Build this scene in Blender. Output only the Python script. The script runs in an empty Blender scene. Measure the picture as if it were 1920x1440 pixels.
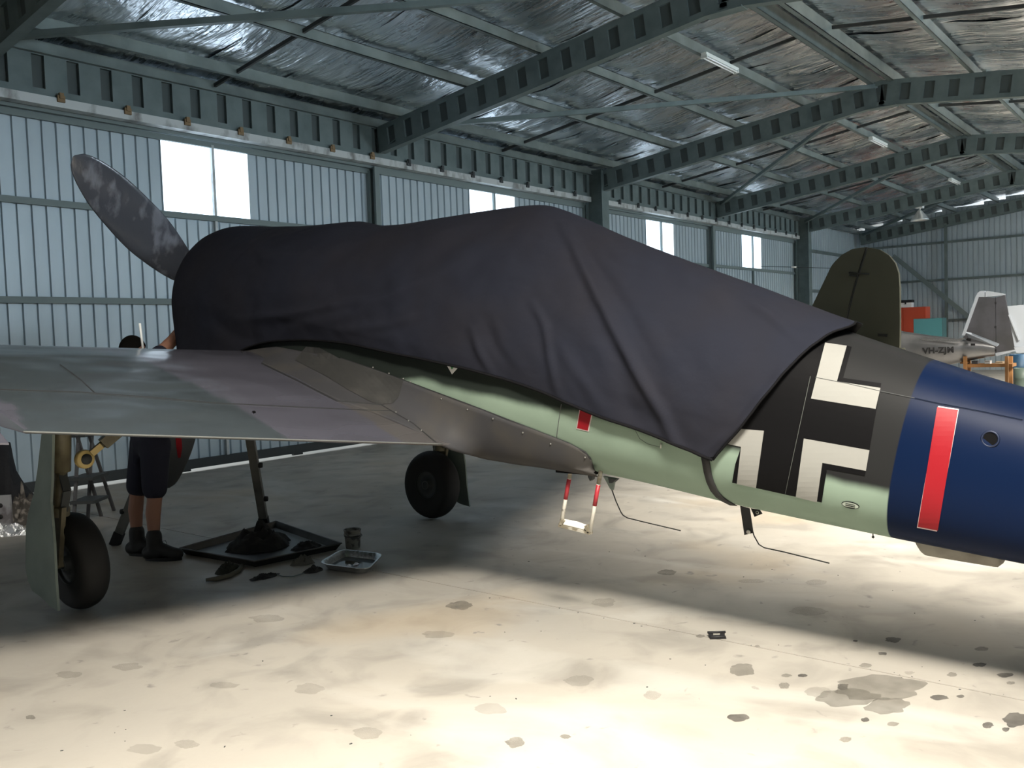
import bpy, bmesh, math, random
from mathutils import Vector, Matrix, noise
from mathutils.bvhtree import BVHTree
from mathutils.geometry import intersect_line_plane
R = math.radians
sc = bpy.context.scene
COL = sc.collection
random.seed(4)

# ------------------------------------------------------------------ camera
F, CX, CY, CAMZ = 1660.0, 960.0, 720.0, 1.7
up = Vector((-.035, -1, -.05)).normalized()
vx = Vector((1336, -129.8, 1660.)); vx = (vx - vx.dot(up) * up).normalized()
vy = -(vx.cross(up)) if up.dot(vx.cross(-(vx.cross(up)))) > 0 else vx.cross(up)
CAM = Vector((0, 0, CAMZ))
def cam2world(c):
    return Vector((vx.dot(c), vy.dot(c), up.dot(c)))
right, down, fwd = cam2world(Vector((1, 0, 0))), cam2world(Vector((0, 1, 0))), cam2world(Vector((0, 0, 1)))
cd = bpy.data.cameras.new('camera'); co = bpy.data.objects.new('camera', cd); COL.objects.link(co)
m = Matrix((right, -down, -fwd)).transposed().to_4x4(); m.translation = CAM
co.matrix_world = m
cd.sensor_width = 36; cd.lens = F / 1920 * 36; cd.clip_start = .05; cd.clip_end = 300
sc.camera = co
# ------------------------------------------------------------------ light
w = bpy.data.worlds.new('sky'); sc.world = w; w.use_nodes = True
bg = w.node_tree.nodes['Background']
bg.inputs['Color'].default_value = (.90, .96, 1.0, 1); bg.inputs['Strength'].default_value = 2.5
sc.view_settings.view_transform = 'Standard'; sc.view_settings.look = 'None'
sc.view_settings.gamma = 1; sc.view_settings.use_curve_mapping = False
sc.view_settings.exposure = -0.75
sc.cycles.max_bounces = 8; sc.cycles.diffuse_bounces = 5; sc.cycles.glossy_bounces = 4
sc.cycles.use_denoising = True
SKYLIGHT, PANEGLOW = 4.0, 4.5     # daylight glow of the translucent roof sheets and wall sheets
def area(name, loc, rot, sx, sy, power, col, spread):
    l = bpy.data.lights.new(name, 'AREA'); l.shape = 'RECTANGLE'; l.size = sx; l.size_y = sy; l.energy = power; l.color = col; l.spread = R(spread)
    o = bpy.data.objects.new(name, l); COL.objects.link(o); o.location = loc; o.rotation_euler = rot
# sunlight scattered forward by the translucent roof sheets (placed just under each sheet)
SKYX = [(.8, -.6, 2280, 114), (8.9, .5, 1150, 84), (18.0, -.4, 2300, 128), (26.5, -.4, 3000, 132)]  # second sheet is unseen and assumed; narrow spread set for floor past the tail
roofz_ = lambda y_: 6.34 - .1277 * abs(y_ - 4.85)
for sx_, sy_, pw_, sp_ in SKYX: area('roof_sheet_daylight', (sx_, sy_, roofz_(sy_) - .08), (R(14), R(-8), 0), 1.5, 1.7, pw_, (1.0, .93, .82), sp_)
# lamps added at the unseen wall sheets to brighten the doors opposite
for k in range(1, 6): area('wall_sheet_fill', (1.0 + 6.3 * k, -1.5, 4.13), (R(98), 0, 0), 1.4, 1.06, 120, (.70, .87, 1.0), 90)
# ------------------------------------------------------------------ helpers
def mat(name, col, rough=.6, metal=0., bump=None, var=None, spec=None, emit=None, estr=0., alpha=None):
    """bump=(scale vec, strength, distance); var=(scale, second colour, lo, hi)"""
    m = bpy.data.materials.new(name); m.use_nodes = True
    nt = m.node_tree; b = nt.nodes['Principled BSDF']
    b.inputs['Base Color'].default_value = (*col, 1); b.inputs['Roughness'].default_value = rough
    b.inputs['Metallic'].default_value = metal
    if spec is not None: b.inputs['Specular IOR Level'].default_value = spec
    if emit: b.inputs['Emission Color'].default_value = (*emit, 1); b.inputs['Emission Strength'].default_value = estr
    tc = None
    def coords(scale):
        nonlocal tc
        tc = tc or nt.nodes.new('ShaderNodeTexCoord')
        mp = nt.nodes.new('ShaderNodeMapping'); nt.links.new(tc.outputs['Object'], mp.inputs[0])
        mp.inputs['Scale'].default_value = scale if hasattr(scale, '__len__') else (scale,) * 3
        return mp.outputs[0]
    if var:
        s, c2, lo, hi = var
        n = nt.nodes.new('ShaderNodeTexNoise'); n.inputs['Detail'].default_value = 6; n.inputs['Scale'].default_value = 1
        nt.links.new(coords(s), n.inputs['Vector'])
        mr = nt.nodes.new('ShaderNodeMapRange'); mr.inputs[1].default_value = lo; mr.inputs[2].default_value = hi
        nt.links.new(n.outputs['Fac'], mr.inputs[0])
        mx = nt.nodes.new('ShaderNodeMix'); mx.data_type = 'RGBA'
        nt.links.new(mr.outputs[0], mx.inputs[0])
        mx.inputs[6].default_value = (*col, 1); mx.inputs[7].default_value = (*c2, 1)
        nt.links.new(mx.outputs[2], b.inputs['Base Color'])
    if bump:
        s, st, di = bump
        n = nt.nodes.new('ShaderNodeTexNoise'); n.inputs['Detail'].default_value = 5; n.inputs['Scale'].default_value = 1
        nt.links.new(coords(s), n.inputs['Vector'])
        bp = nt.nodes.new('ShaderNodeBump'); bp.inputs['Strength'].default_value = st; bp.inputs['Distance'].default_value = di
        nt.links.new(n.outputs['Fac'], bp.inputs['Height']); nt.links.new(bp.outputs[0], b.inputs['Normal'])
    return m

class MB:
    """collects shapes; build() links them as one mesh object"""
    def __init__(s): s.v, s.f, s.sm = [], [], []
    def add(s, vs, fs, smooth=False):
        o = len(s.v); s.v += [Vector(v) for v in vs]
        s.f += [tuple(i + o for i in f) for f in fs]; s.sm += [smooth] * len(fs); return s
    def box(s, c, d, rot=None):
        c = Vector(c); hx, hy, hz = d[0] / 2, d[1] / 2, d[2] / 2
        vs = [Vector((x, y, z)) for z in (-hz, hz) for y in (-hy, hy) for x in (-hx, hx)]
        if rot is not None: vs = [rot @ v for v in vs]
        return s.add([c + v for v in vs], [(0, 2, 3, 1), (4, 5, 7, 6), (0, 1, 5, 4), (2, 6, 7, 3), (0, 4, 6, 2), (1, 3, 7, 5)])
    def b2(s, lo, hi):
        lo, hi = Vector(lo), Vector(hi); return s.box((lo + hi) / 2, hi - lo)
    def bar(s, p0, p1, wd, ht, upv=(0, 0, 1), w1=None, h1=None):
        p0, p1 = Vector(p0), Vector(p1); d = (p1 - p0).normalized(); u = Vector(upv)
        sd = d.cross(u)
        if sd.length < 1e-4: sd = d.cross(Vector((1, 0, 0)))
        sd.normalize(); u = sd.cross(d)
        w1 = w1 or wd; h1 = h1 or ht
        vs = [p0 + sd * a * wd / 2 + u * b * ht / 2 for a, b in ((-1, -1), (1, -1), (1, 1), (-1, 1))]
        vs += [p1 + sd * a * w1 / 2 + u * b * h1 / 2 for a, b in ((-1, -1), (1, -1), (1, 1), (-1, 1))]
        return s.add(vs, [(0, 3, 2, 1), (4, 5, 6, 7), (0, 1, 5, 4), (1, 2, 6, 5), (2, 3, 7, 6), (3, 0, 4, 7)])
    def tube(s, pts, r, n=8, caps=True):
        pts = [Vector(p) for p in pts]; rs = r if hasattr(r, '__len__') else [r] * len(pts)
        u = None; vs = []
        for i, p in enumerate(pts):
            d = (pts[min(i + 1, len(pts) - 1)] - pts[max(i - 1, 0)]).normalized()
            if u is None: u = d.orthogonal().normalized()
            u = (u - d * u.dot(d)).normalized(); v = d.cross(u)
            vs += [p + (u * math.cos(2 * math.pi * k / n) + v * math.sin(2 * math.pi * k / n)) * rs[i] for k in range(n)]
        fs = [(i * n + k, i * n + (k + 1) % n, (i + 1) * n + (k + 1) % n, (i + 1) * n + k) for i in range(len(pts) - 1) for k in range(n)]
        if caps: fs += [tuple(range(n))[::-1], tuple((len(pts) - 1) * n + k for k in range(n))]
        return s.add(vs, fs, True)
    def cap(s, p0, r0, p1, r1, n=12):
        p0, p1 = Vector(p0), Vector(p1); d = (p1 - p0).normalized(); pts, rs = [], []
        for k in range(5):
            a = R(-88 + 22 * k); pts.append(p0 + d * r0 * math.sin(a)); rs.append(max(r0 * math.cos(a), .0005))
        for k in range(5):
            a = R(22 * k); pts.append(p1 + d * r1 * math.sin(a)); rs.append(max(r1 * math.cos(a), .0005))
        return s.tube(pts, rs, n)
    def ball(s, c, r, n=12, sc_=(1, 1, 1), rot=None):
        c = Vector(c); vs = []; fs = []; m_ = n // 2
        for i in range(m_ + 1):
            a = -math.pi / 2 + math.pi * i / m_
            for k in range(n):
                b = 2 * math.pi * k / n
                q = Vector((math.cos(a) * math.cos(b) * sc_[0], math.cos(a) * math.sin(b) * sc_[1], math.sin(a) * sc_[2])) * r
                vs.append(c + (rot @ q if rot is not None else q))
        for i in range(m_):
            for k in range(n): fs.append((i * n + k, i * n + (k + 1) % n, (i + 1) * n + (k + 1) % n, (i + 1) * n + k))
        return s.add(vs, fs, True)
    def lathe(s, c, axis, prof, n=32, smooth=True):
        """prof: (radius, distance along axis)"""
        c, ax = Vector(c), Vector(axis).normalized(); u = ax.orthogonal().normalized(); v = ax.cross(u); vs = []
        for r_, h in prof:
            vs += [c + ax * h + (u * math.cos(2 * math.pi * k / n) + v * math.sin(2 * math.pi * k / n)) * max(r_, 1e-4) for k in range(n)]
        fs = [(i * n + k, i * n + (k + 1) % n, (i + 1) * n + (k + 1) % n, (i + 1) * n + k) for i in range(len(prof) - 1) for k in range(n)]
        return s.add(vs, fs, smooth)
    def prism(s, poly, off):
        """polygon (3D points) extruded by vector off"""
        n = len(poly); poly = [Vector(p) for p in poly]; off = Vector(off)
        return s.add(poly + [p + off for p in poly], [tuple(range(n))[::-1], tuple(range(n, 2 * n))] + [(i, (i + 1) % n, n + (i + 1) % n, n + i) for i in range(n)])
    def grid(s, rows, smooth=True, closed=False):
        nr, nc = len(rows), len(rows[0]); vs = [p for r_ in rows for p in r_]
        fs = [(i * nc + j, i * nc + (j + 1) % nc, (i + 1) * nc + (j + 1) % nc, (i + 1) * nc + j) for i in range(nr - 1) for j in range(nc if closed else nc - 1)]
        return s.add(vs, fs, smooth)
    def build(s, name, m, parent=None, kind=None, label=None, loc=None, solid=0, remesh=0, smoothit=0):
        me = bpy.data.meshes.new(name); me.from_pydata([tuple(v) for v in s.v], [], s.f); me.validate(); 
        me.polygons.foreach_set('use_smooth', s.sm[:len(me.polygons)] if len(s.sm) >= len(me.polygons) else [False] * len(me.polygons))
        bm = bmesh.new(); bm.from_mesh(me); bmesh.ops.recalc_face_normals(bm, faces=bm.faces); bm.to_mesh(me); bm.free()
        if m: me.materials.append(m)
        o = bpy.data.objects.new(name, me); COL.objects.link(o)
        if parent: o.parent = parent
        if loc: o.location = loc
        if kind: o['kind'] = kind
        if label: o['label'] = label
        if solid: md = o.modifiers.new('solid', 'SOLIDIFY'); md.thickness = solid; md.offset = 0
        if remesh:
            md = o.modifiers.new('remesh', 'REMESH'); md.mode = 'VOXEL'; md.voxel_size = remesh; md.use_smooth_shade = True
            md = o.modifiers.new('smooth', 'SMOOTH'); md.factor = .6; md.iterations = smoothit or 4
        return o
def empty(name, loc=(0, 0, 0), rz=0, kind=None):
    o = bpy.data.objects.new(name, None); COL.objects.link(o); o.location = loc; o.rotation_euler = (0, 0, rz)
    o.empty_display_size = .2
    if kind: o['kind'] = kind
    return o
def tag(o, label, cat, group=None):
    o['label'] = label; o['category'] = cat
    if group: o['group'] = group
    return o
def dup(o, loc=None, parent=None):
    c = o.copy(); COL.objects.link(c)
    if loc is not None: c.location = loc
    if parent: c.parent = parent
    return c
def interp(tab, x):
    """tab: rows sorted by first column ascending"""
    if x <= tab[0][0]: return list(tab[0][1:])
    for a, b in zip(tab, tab[1:]):
        if x <= b[0]:
            t = (x - a[0]) / (b[0] - a[0]); return [p + (q - p) * t for p, q in zip(a[1:], b[1:])]
    return list(tab[-1][1:])
def smoothtab(tab, x):
    """Catmull-like smooth interpolation"""
    n = len(tab)
    if x <= tab[0][0]: return list(tab[0][1:])
    if x >= tab[-1][0]: return list(tab[-1][1:])
    for i in range(n - 1):
        if x <= tab[i + 1][0]:
            h = tab[i + 1][0] - tab[i][0]; t = (x - tab[i][0]) / h; out = []
            for k in range(1, len(tab[0])):
                def sl(j):
                    if j == 0 or j == n - 1: j0, j1 = max(j - 1, 0), min(j + 1, n - 1)
                    else: j0, j1 = j - 1, j + 1
                    return (tab[j1][k] - tab[j0][k]) / (tab[j1][0] - tab[j0][0])
                m0, m1 = sl(i) * h, sl(i + 1) * h; p0, p1 = tab[i][k], tab[i + 1][k]
                out.append((2 * t**3 - 3 * t**2 + 1) * p0 + (t**3 - 2 * t**2 + t) * m0 + (-2 * t**3 + 3 * t**2) * p1 + (t**3 - t**2) * m1)
            return out
def rayd(px, py): return cam2world(Vector((px - CX, py - CY, F))).normalized()
def at(px, py, depth): return CAM + cam2world(Vector((px - CX, py - CY, F))) * (depth / F)
def onplane(px, py, pt, nor): 
    d = rayd(px, py); nor = Vector(nor); return CAM + d * ((Vector(pt) - CAM).dot(nor) / d.dot(nor))
def floor_at(px, py): return onplane(px, py, (0, 0, 0), (0, 0, 1))
def project(p):
    q = Vector(p) - CAM; z = q.dot(fwd); return CX + F * q.dot(right) / z, CY + F * q.dot(down) / z, z
def fbm(p, o=3): return noise.fractal(Vector(p), 1.0, 2.0, o)

# ------------------------------------------------------------------ materials
ZINC = mat('zincalume', (.46, .54, .59), .42, .3, bump=((3, 3, 9), .05, .01), var=((2, 2, .6), (.39, .46, .50), .35, .7))
STEEL = mat('painted_steel', (.16, .20, .20), .5, .2)
GIRD = mat('girder_galvanised', (.14, .18, .18), .5, .3, var=(4, (.10, .135, .135), .4, .7))
WEBD = mat('web_recess_shade', (.065, .082, .082), .6, .2)  # girder steel with the shade of the web recesses put into its colour
GALV = mat('purlin_galvanised', (.18, .22, .215), .42, .4, var=((3, 3, 3), (.12, .15, .148), .35, .7))
TRACK = mat('track_pale', (.5, .53, .53), .45, .3, var=((6, 3, 3), (.2, .2, .19), .5, .72))
DARK = mat('dark_steel', (.035, .04, .042), .6)
BLACK = mat('black_rubber', (.008, .008, .009), .65)
RUST = mat('rusty_bracket', (.22, .15, .08), .8)
WHITE = mat('white_enamel', (.75, .77, .76), .4)
PANE = mat('translucent_sheet', (.8, .9, 1), .5, emit=(.72, .86, 1.0), estr=PANEGLOW)
SKYPANE = mat('translucent_roof_sheet', (.8, .9, 1), .5, emit=(1.0, .97, .92), estr=SKYLIGHT)

def foil_mat():
    m = mat('roof_foil', (.80, .84, .88), .22, 1.0)
    nt = m.node_tree; b = nt.nodes['Principled BSDF']
    tc = nt.nodes.new('ShaderNodeTexCoord')
    def nz(scale, det, rot=0):
        mp = nt.nodes.new('ShaderNodeMapping'); mp.inputs['Scale'].default_value = scale; mp.inputs['Rotation'].default_value = (0, 0, rot)
        nt.links.new(tc.outputs['Object'], mp.inputs[0])
        n = nt.nodes.new('ShaderNodeTexNoise'); n.inputs['Scale'].default_value = 1; n.inputs['Detail'].default_value = det
        nt.links.new(mp.outputs[0], n.inputs['Vector']); return n.outputs['Fac']
    a = nz((16, 1.6, 1), 4, .12); c = nz((5, 2.5, 1), 3); 
    ad = nt.nodes.new('ShaderNodeMath'); ad.operation = 'ADD'; nt.links.new(a, ad.inputs[0])
    ml = nt.nodes.new('ShaderNodeMath'); ml.operation = 'MULTIPLY'; ml.inputs[1].default_value = 1.6; nt.links.new(c, ml.inputs[0])
    nt.links.new(ml.outputs[0], ad.inputs[1])
    bp = nt.nodes.new('ShaderNodeBump'); bp.inputs['Strength'].default_value = .6; bp.inputs['Distance'].default_value = .05
    nt.links.new(ad.outputs[0], bp.inputs['Height']); nt.links.new(bp.outputs[0], b.inputs['Normal'])
    d = nz((2, 1, 1), 4)
    mr = nt.nodes.new('ShaderNodeMapRange'); mr.inputs[1].default_value = .35; mr.inputs[2].default_value = .7; mr.inputs[3].default_value = .20; mr.inputs[4].default_value = .38
    nt.links.new(d, mr.inputs[0]); nt.links.new(mr.outputs[0], b.inputs['Roughness'])
    return m
FOIL = foil_mat()

def floor_mat():
    m = mat('concrete', (.5, .47, .42), .5)
    nt = m.node_tree; b = nt.nodes['Principled BSDF']; tc = nt.nodes.new('ShaderNodeTexCoord')
    def nz(scale, det, dist=0, off=(0, 0, 0)):
        mp = nt.nodes.new('ShaderNodeMapping'); mp.inputs['Scale'].default_value = (scale if hasattr(scale, '__len__') else (scale,) * 3)
        mp.inputs['Location'].default_value = off
        nt.links.new(tc.outputs['Object'], mp.inputs[0])
        n = nt.nodes.new('ShaderNodeTexNoise'); n.inputs['Scale'].default_value = 1; n.inputs['Detail'].default_value = det; n.inputs['Distortion'].default_value = dist
        nt.links.new(mp.outputs[0], n.inputs['Vector']); return n.outputs['Fac']
    def ramp(fac, lo, hi):
        mr = nt.nodes.new('ShaderNodeMapRange'); mr.inputs[1].default_value = lo; mr.inputs[2].default_value = hi; nt.links.new(fac, mr.inputs[0]); return mr.outputs[0]
    def mixc(fac, a, c2):
        mx = nt.nodes.new('ShaderNodeMix'); mx.data_type = 'RGBA'; nt.links.new(fac, mx.inputs[0])
        if isinstance(a, tuple): mx.inputs[6].default_value = (*a, 1)
        else: nt.links.new(a, mx.inputs[6])
        mx.inputs[7].default_value = (*c2, 1); return mx.outputs[2]
    c = mixc(ramp(nz(.8, 5), .35, .65), (.36, .335, .292), (.32, .30, .265))
    c = mixc(ramp(nz(2.2, 8, .8), .48, .66), c, (.255, .238, .21))
    c = mixc(ramp(nz(.45, 2, 0, (3, 1, 0)), .58, .8), c, (.38, .30, .20))
    c = mixc(ramp(nz((1.2, .5, 1), 7, 1.2, (5, 2, 0)), .55, .75), c, (.42, .405, .37))
    c = mixc(ramp(nz(9, 6, .5), .66, .74), c, (.20, .19, .17))
    nt.links.new(c, b.inputs['Base Color'])
    mr = nt.nodes.new('ShaderNodeMapRange'); mr.inputs[1].default_value = .3; mr.inputs[2].default_value = .7; mr.inputs[3].default_value = .38; mr.inputs[4].default_value = .62
    nt.links.new(nz(2, 4), mr.inputs[0]); nt.links.new(mr.outputs[0], b.inputs['Roughness'])
    bp = nt.nodes.new('ShaderNodeBump'); bp.inputs['Strength'].default_value = .08; bp.inputs['Distance'].default_value = .01
    nt.links.new(nz(30, 3), bp.inputs['Height']); nt.links.new(bp.outputs[0], b.inputs['Normal'])
    return m
CONC = floor_mat()

# ------------------------------------------------------------------ hangar shell
YL, YR, XN, XF = 11.27, -1.6, -8.4, 36.0
RIDGE, ZE, ZR = 4.85, 5.52, 6.34          # foil plane at wall and at ridge
RAF = [-2.15, 4.2, 10.5, 17.0, 23.3, 29.6, 35.85]
def roofz(y):  # foil height
    s = (ZR - ZE) / (YL - RIDGE); return ZR - s * abs(y - RIDGE)
# floor: two pours meeting at a joint that runs beneath the aircraft
fl = MB().b2((XN - 1, YR - .0, -.12), (XF + .3, YL + .0, -.012)).build('floor', CONC, kind='structure')
for k, (a, b_) in enumerate(((XN - 1, 4.445), (4.455, 17.0), (17.01, 36.3))):
    MB().b2((a, YR, -.012), (b_, YL, 0)).build('floor_slab', CONC, fl)
APRON = mat('apron_concrete', (.42, .40, .36), .8, var=(.6, (.33, .32, .29), .4, .6))
MB().b2((-60, -60, -.14), (90, YR, -.02)).build('trim_1', APRON, kind='structure')
MB().b2((-60, YL, -.14), (90, 60, -.02)).build('trim_2', APRON, kind='structure')

def sheet_mesh(name, wd, h, pitch=.175):
    """trapezoidal cladding: flat pans with ribs recessed away from the room (+Y), in local X from 0"""
    prof = []; x = 0; n = max(1, int(round(wd / pitch))); p = wd / n
    for k in range(n):
        prof += [(x, 0), (x + p - .046, 0), (x + p - .037, .03), (x + p - .009, .03)]; x += p
    prof.append((wd, 0))
    mb = MB(); mb.grid([[Vector((a, y, 0)) for a, y in prof], [Vector((a, y, h)) for a, y in prof]], False)
    o = mb.build(name, ZINC); me = o.data; bpy.data.objects.remove(o); return me
_sheets = {}
def sheet(parent, x0, y, z0, z1, wd=.7, rz=0):
    k = (round(wd, 3), round(z1 - z0, 3))
    if k not in _sheets: _sheets[k] = sheet_mesh('cladding_sheet', wd, z1 - z0)
    o = bpy.data.objects.new('cladding_sheet', _sheets[k]); COL.objects.link(o); o.parent = parent
    o.location = (x0, y, z0); o.rotation_euler = (0, 0, rz); return o
# left side: header, columns, doors
wl = MB().b2((XN, YL + .42, 4.75), (XF, YL + .45, 5.75)).build('wall_left', ZINC, kind='structure')
def swaged_girder(p0, p1, depth, thick, parent, name, pitch=.42, gap=.13, inset=.055, mt=None, fw_=.14, topm=.1):
    """beam with a web pressed into alternate raised and recessed panels"""
    p0, p1 = Vector(p0), Vector(p1); L = (p1 - p0).length; d = (p1 - p0).normalized()
    sd = Vector((0, 0, 1)).cross(d).normalized(); u = d.cross(sd)
    if u.z < 0: u = -u
    M = Matrix((d, sd, u)).transposed(); mb = MB(); mt = mt or GIRD
    def bx(x0, x1, z0, z1, t): mb.box(p0 + M @ Vector(((x0 + x1) / 2, 0, (z0 + z1) / 2)), (x1 - x0, t, z1 - z0), M)
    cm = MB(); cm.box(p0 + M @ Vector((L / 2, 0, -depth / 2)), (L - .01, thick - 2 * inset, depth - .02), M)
    bx(0, L, -topm, 0, thick); bx(0, L, -depth, -depth + topm, thick)
    x = 0
    while x < L - .05:
        bx(x, min(x + pitch - gap, L), -depth + topm, -topm, thick); x += pitch
    g = mb.build(name, mt, parent)
    f = MB()
    for zz in (0, -depth):
        f.box(p0 + M @ Vector((L / 2, 0, zz)), (L, fw_, .012), M)
    f.build('flange', mt, g); cm.build('web_recess', WEBD, g); return g
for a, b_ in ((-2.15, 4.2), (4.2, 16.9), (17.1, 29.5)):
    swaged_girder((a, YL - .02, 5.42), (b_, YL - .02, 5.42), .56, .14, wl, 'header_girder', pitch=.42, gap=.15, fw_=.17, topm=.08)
    t = MB().b2((a, YL - .13, 4.74), (b_, YL + .02, 4.85)).build('door_track', TRACK, wl)
    MB().b2((a, YL + .05, 4.70), (b_, YL + .12, 4.80)).build('door_track', STEEL, wl)
    MB().b2((a, YL + .0, 4.84), (b_, YL + .05, 4.87)).build('track_packer', DARK, wl)
    x = a + .1
    while x < b_:
        MB().b2((x, YL - .155, 4.80), (x + .09, YL - .13, 4.88)).b2((x + .02, YL - .17, 4.84), (x + .07, YL - .13, 4.91)).build('track_bracket', RUST if x < 11 else DARK, wl); x += .85
for x in (3.9, 17.0, 29.6):
    mb = MB().b2((x - .035, YL - .42, 0), (x + .035, YL - .02, 5.45))
    c = mb.build('column', GIRD, wl)
    MB().b2((x - .14, YL - .44, 0), (x + .14, YL - .42, 5.4)).b2((x - .14, YL - .02, 0), (x + .14, YL, 5.4)).build('flange', GIRD, c)
    z = .15; q = MB()
    while z < 5.2:
        q.b2((x - .055, YL - .40, z), (x + .055, YL - .04, z + .26)); z += .42
    q.build('web_swage', GIRD, c)
    MB().b2((x - .2, YL - .5, 0), (x + .2, YL + .02, .02)).build('base_plate', DARK, c)
for x in RAF[1:6]: MB().b2((x - (.035 if x == 17 else .10), YL + .26, 0), (x + (.02 if x == 17 else .42), YL + .29, 4.8)).build('leak_strip', STEEL, wl)  # unseen strips added behind the door joints to block daylight leaks
for x in (10.5, 23.3): MB().b2((x - .055, YL - .02, .02), (x + .055, YL + .025, 4.72)).build('door_post', STEEL, wl)
# haunch plates where rafters land on the header
WIN = {1: (6.67, 8.07), 2: (13.0, 14.4), 3: (19.86, 21.30), 4: (25.4, 26.82)}
nd = 0
for i in range(0, 5):
    a, b_ = RAF[i], RAF[i + 1]; nd += 1
    yy = YL + .10 + (.09 if i % 2 else 0)
    d = MB().b2((a + .03, yy - .055, 4.62), (b_ - .03, yy - .005, 4.70)).build('door_%d' % nd, STEEL, kind='structure')
    for z in (3.60, 2.39):
        MB().b2((a + .03, yy - .06, z - .035), (b_ - .03, yy - .004, z + .035)).b2((a + .03, yy - .062, z + .025), (b_ - .03, yy - .05, z + .045)).build('rail', STEEL, d)
    MB().b2((a + .03, yy - .06, .03), (b_ - .03, yy - .004, .16)).build('bottom_rail', DARK, d)
    for x in (a + .045, b_ - (.10 if abs(b_ - 17) < .1 else .03)): MB().b2((x - .04, yy - .07, .05), (x + .045, yy - .002, 4.66)).build('stile', STEEL, d)
    wl_, wr_ = WIN.get(i, (a + 2.6, a + 4.0)); xm = (wl_ + wr_) / 2 + (.08 if i == 1 else 0)
    MB().b2((xm - .02, yy - .055, .1), (xm + .02, yy - .003, 4.66)).build('stile', STEEL if i != 1 else TRACK, d)
    for kk in range(-10, 10):
        x = wl_ + .7 * kk * ((wr_ - wl_) / 1.4 if 0 <= kk <= 1 else 1) if kk <= 1 else wr_ + .7 * (kk - 2)
        wd = (wr_ - wl_) / 2 if kk in (0, 1) else .7
        x1 = x + wd
        if x1 < a + .1 or x > b_ - .1: continue
        if x < a + .02: x, wd = a + .02, x1 - a - .02
        if x + wd > b_ - (.06 if abs(b_ - 17) < .1 else .0): wd = b_ - x - (.06 if abs(b_ - 17) < .1 else .0)
        sheet(d, x, yy, .04, 3.58 if kk in (0, 1) and i in WIN else 4.68, wd)
    if i in WIN:
        wn = MB().b2((wl_ + .01, yy + .005, 3.60), (wl_ + (wr_ - wl_) / 2 - .004, yy + .012, 4.66)).build('window_%d' % i, PANE, kind='structure')
        MB().b2((wl_ + (wr_ - wl_) / 2 + .004, yy + .005, 3.60), (wr_ - .01, yy + .012, 4.66)).build('pane', PANE, wn)
    for _ in range(2):   # floor guides that break the strip of daylight under the door
        gx = {1: (6.66, 8.62), 0: (1.0, 3.0)}.get(i, (a + 2.2, a + 4.3))[_]
        MB().b2((gx, yy - .05, 0), (gx + .18, yy - .0, .06)).build('floor_guide', DARK, d)
# fixed panel bay at the far end of the left side and the far gable
for k in range(9): sheet(wl, 29.65 + .7 * k, YL + .1, .0, 5.5, .7)
for z in (4.45, 3.05, 1.7): MB().b2((29.6, YL + .02, z - .05), (XF, YL + .1, z + .05)).build('girt', GALV, wl)
wf = MB().b2((XF + .06, YR, 0), (XF + .1, YL + .4, 5.4)).build('wall_far', ZINC, kind='structure')
y = YR
while y < YL + .1:
    zz = roofz(min(max(y + .35, YR), YL)) 
    o = sheet(wf, XF, y + .7, 0, round(zz, 1), .7, R(-90)); y += .7
for z in (4.75, 3.37, 1.86, .8): MB().b2((XF - .1, YR, z - .035), (XF - .01, YL, z + .035)).b2((XF - .115, YR, z + .02), (XF - .1, YL, z + .04)).build('girt', GALV, wf)
for yy in (8.05, 4.85, 1.6): MB().b2((XF - .2, yy - .05, 0), (XF - .12, yy + .05, roofz(yy) - .5)).build('post', GALV, wf)
MB().bar((XF - .22, 9.9, 4.4), (XF - .22, 6.6, 1.3), .03, .16).build('brace', STEEL, wf)
MB().b2((XN - .1, YR, 0), (XN, YL + .4, 6.3)).build('wall_near', mat('dark_gable', (.10, .115, .12), .6), kind='structure')  # unseen gable, kept dark to hold bounced light down
wr = MB().b2((XN, YR - .06, 0), (XF, YR, 3.6)).b2((XN, YR - .06, 4.66), (XF, YR, 5.6))
SHADEW = mat('unseen_wall_dark', (.10, .115, .12), .6)  # dark tone on the unseen right wall cuts bounced light
xx = [XN] + [v for i in range(0, 6) for v in (RAF[i] + 2.45, RAF[i] + 3.85)] + [XF]
for a, b_ in zip(xx[::2], xx[1::2]): wr.b2((a, YR - .06, 3.6), (b_, YR, 4.66))
wr = wr.build('wall_right', SHADEW, kind='structure')
for i in range(6):   # translucent sheets in the wall behind the camera, like those opposite
    MB().b2((RAF[i] + 2.45, YR - .05, 3.6), (RAF[i] + 3.85, YR - .03, 4.66)).build('window_%d' % (i + 5), PANE, kind='structure')
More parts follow.
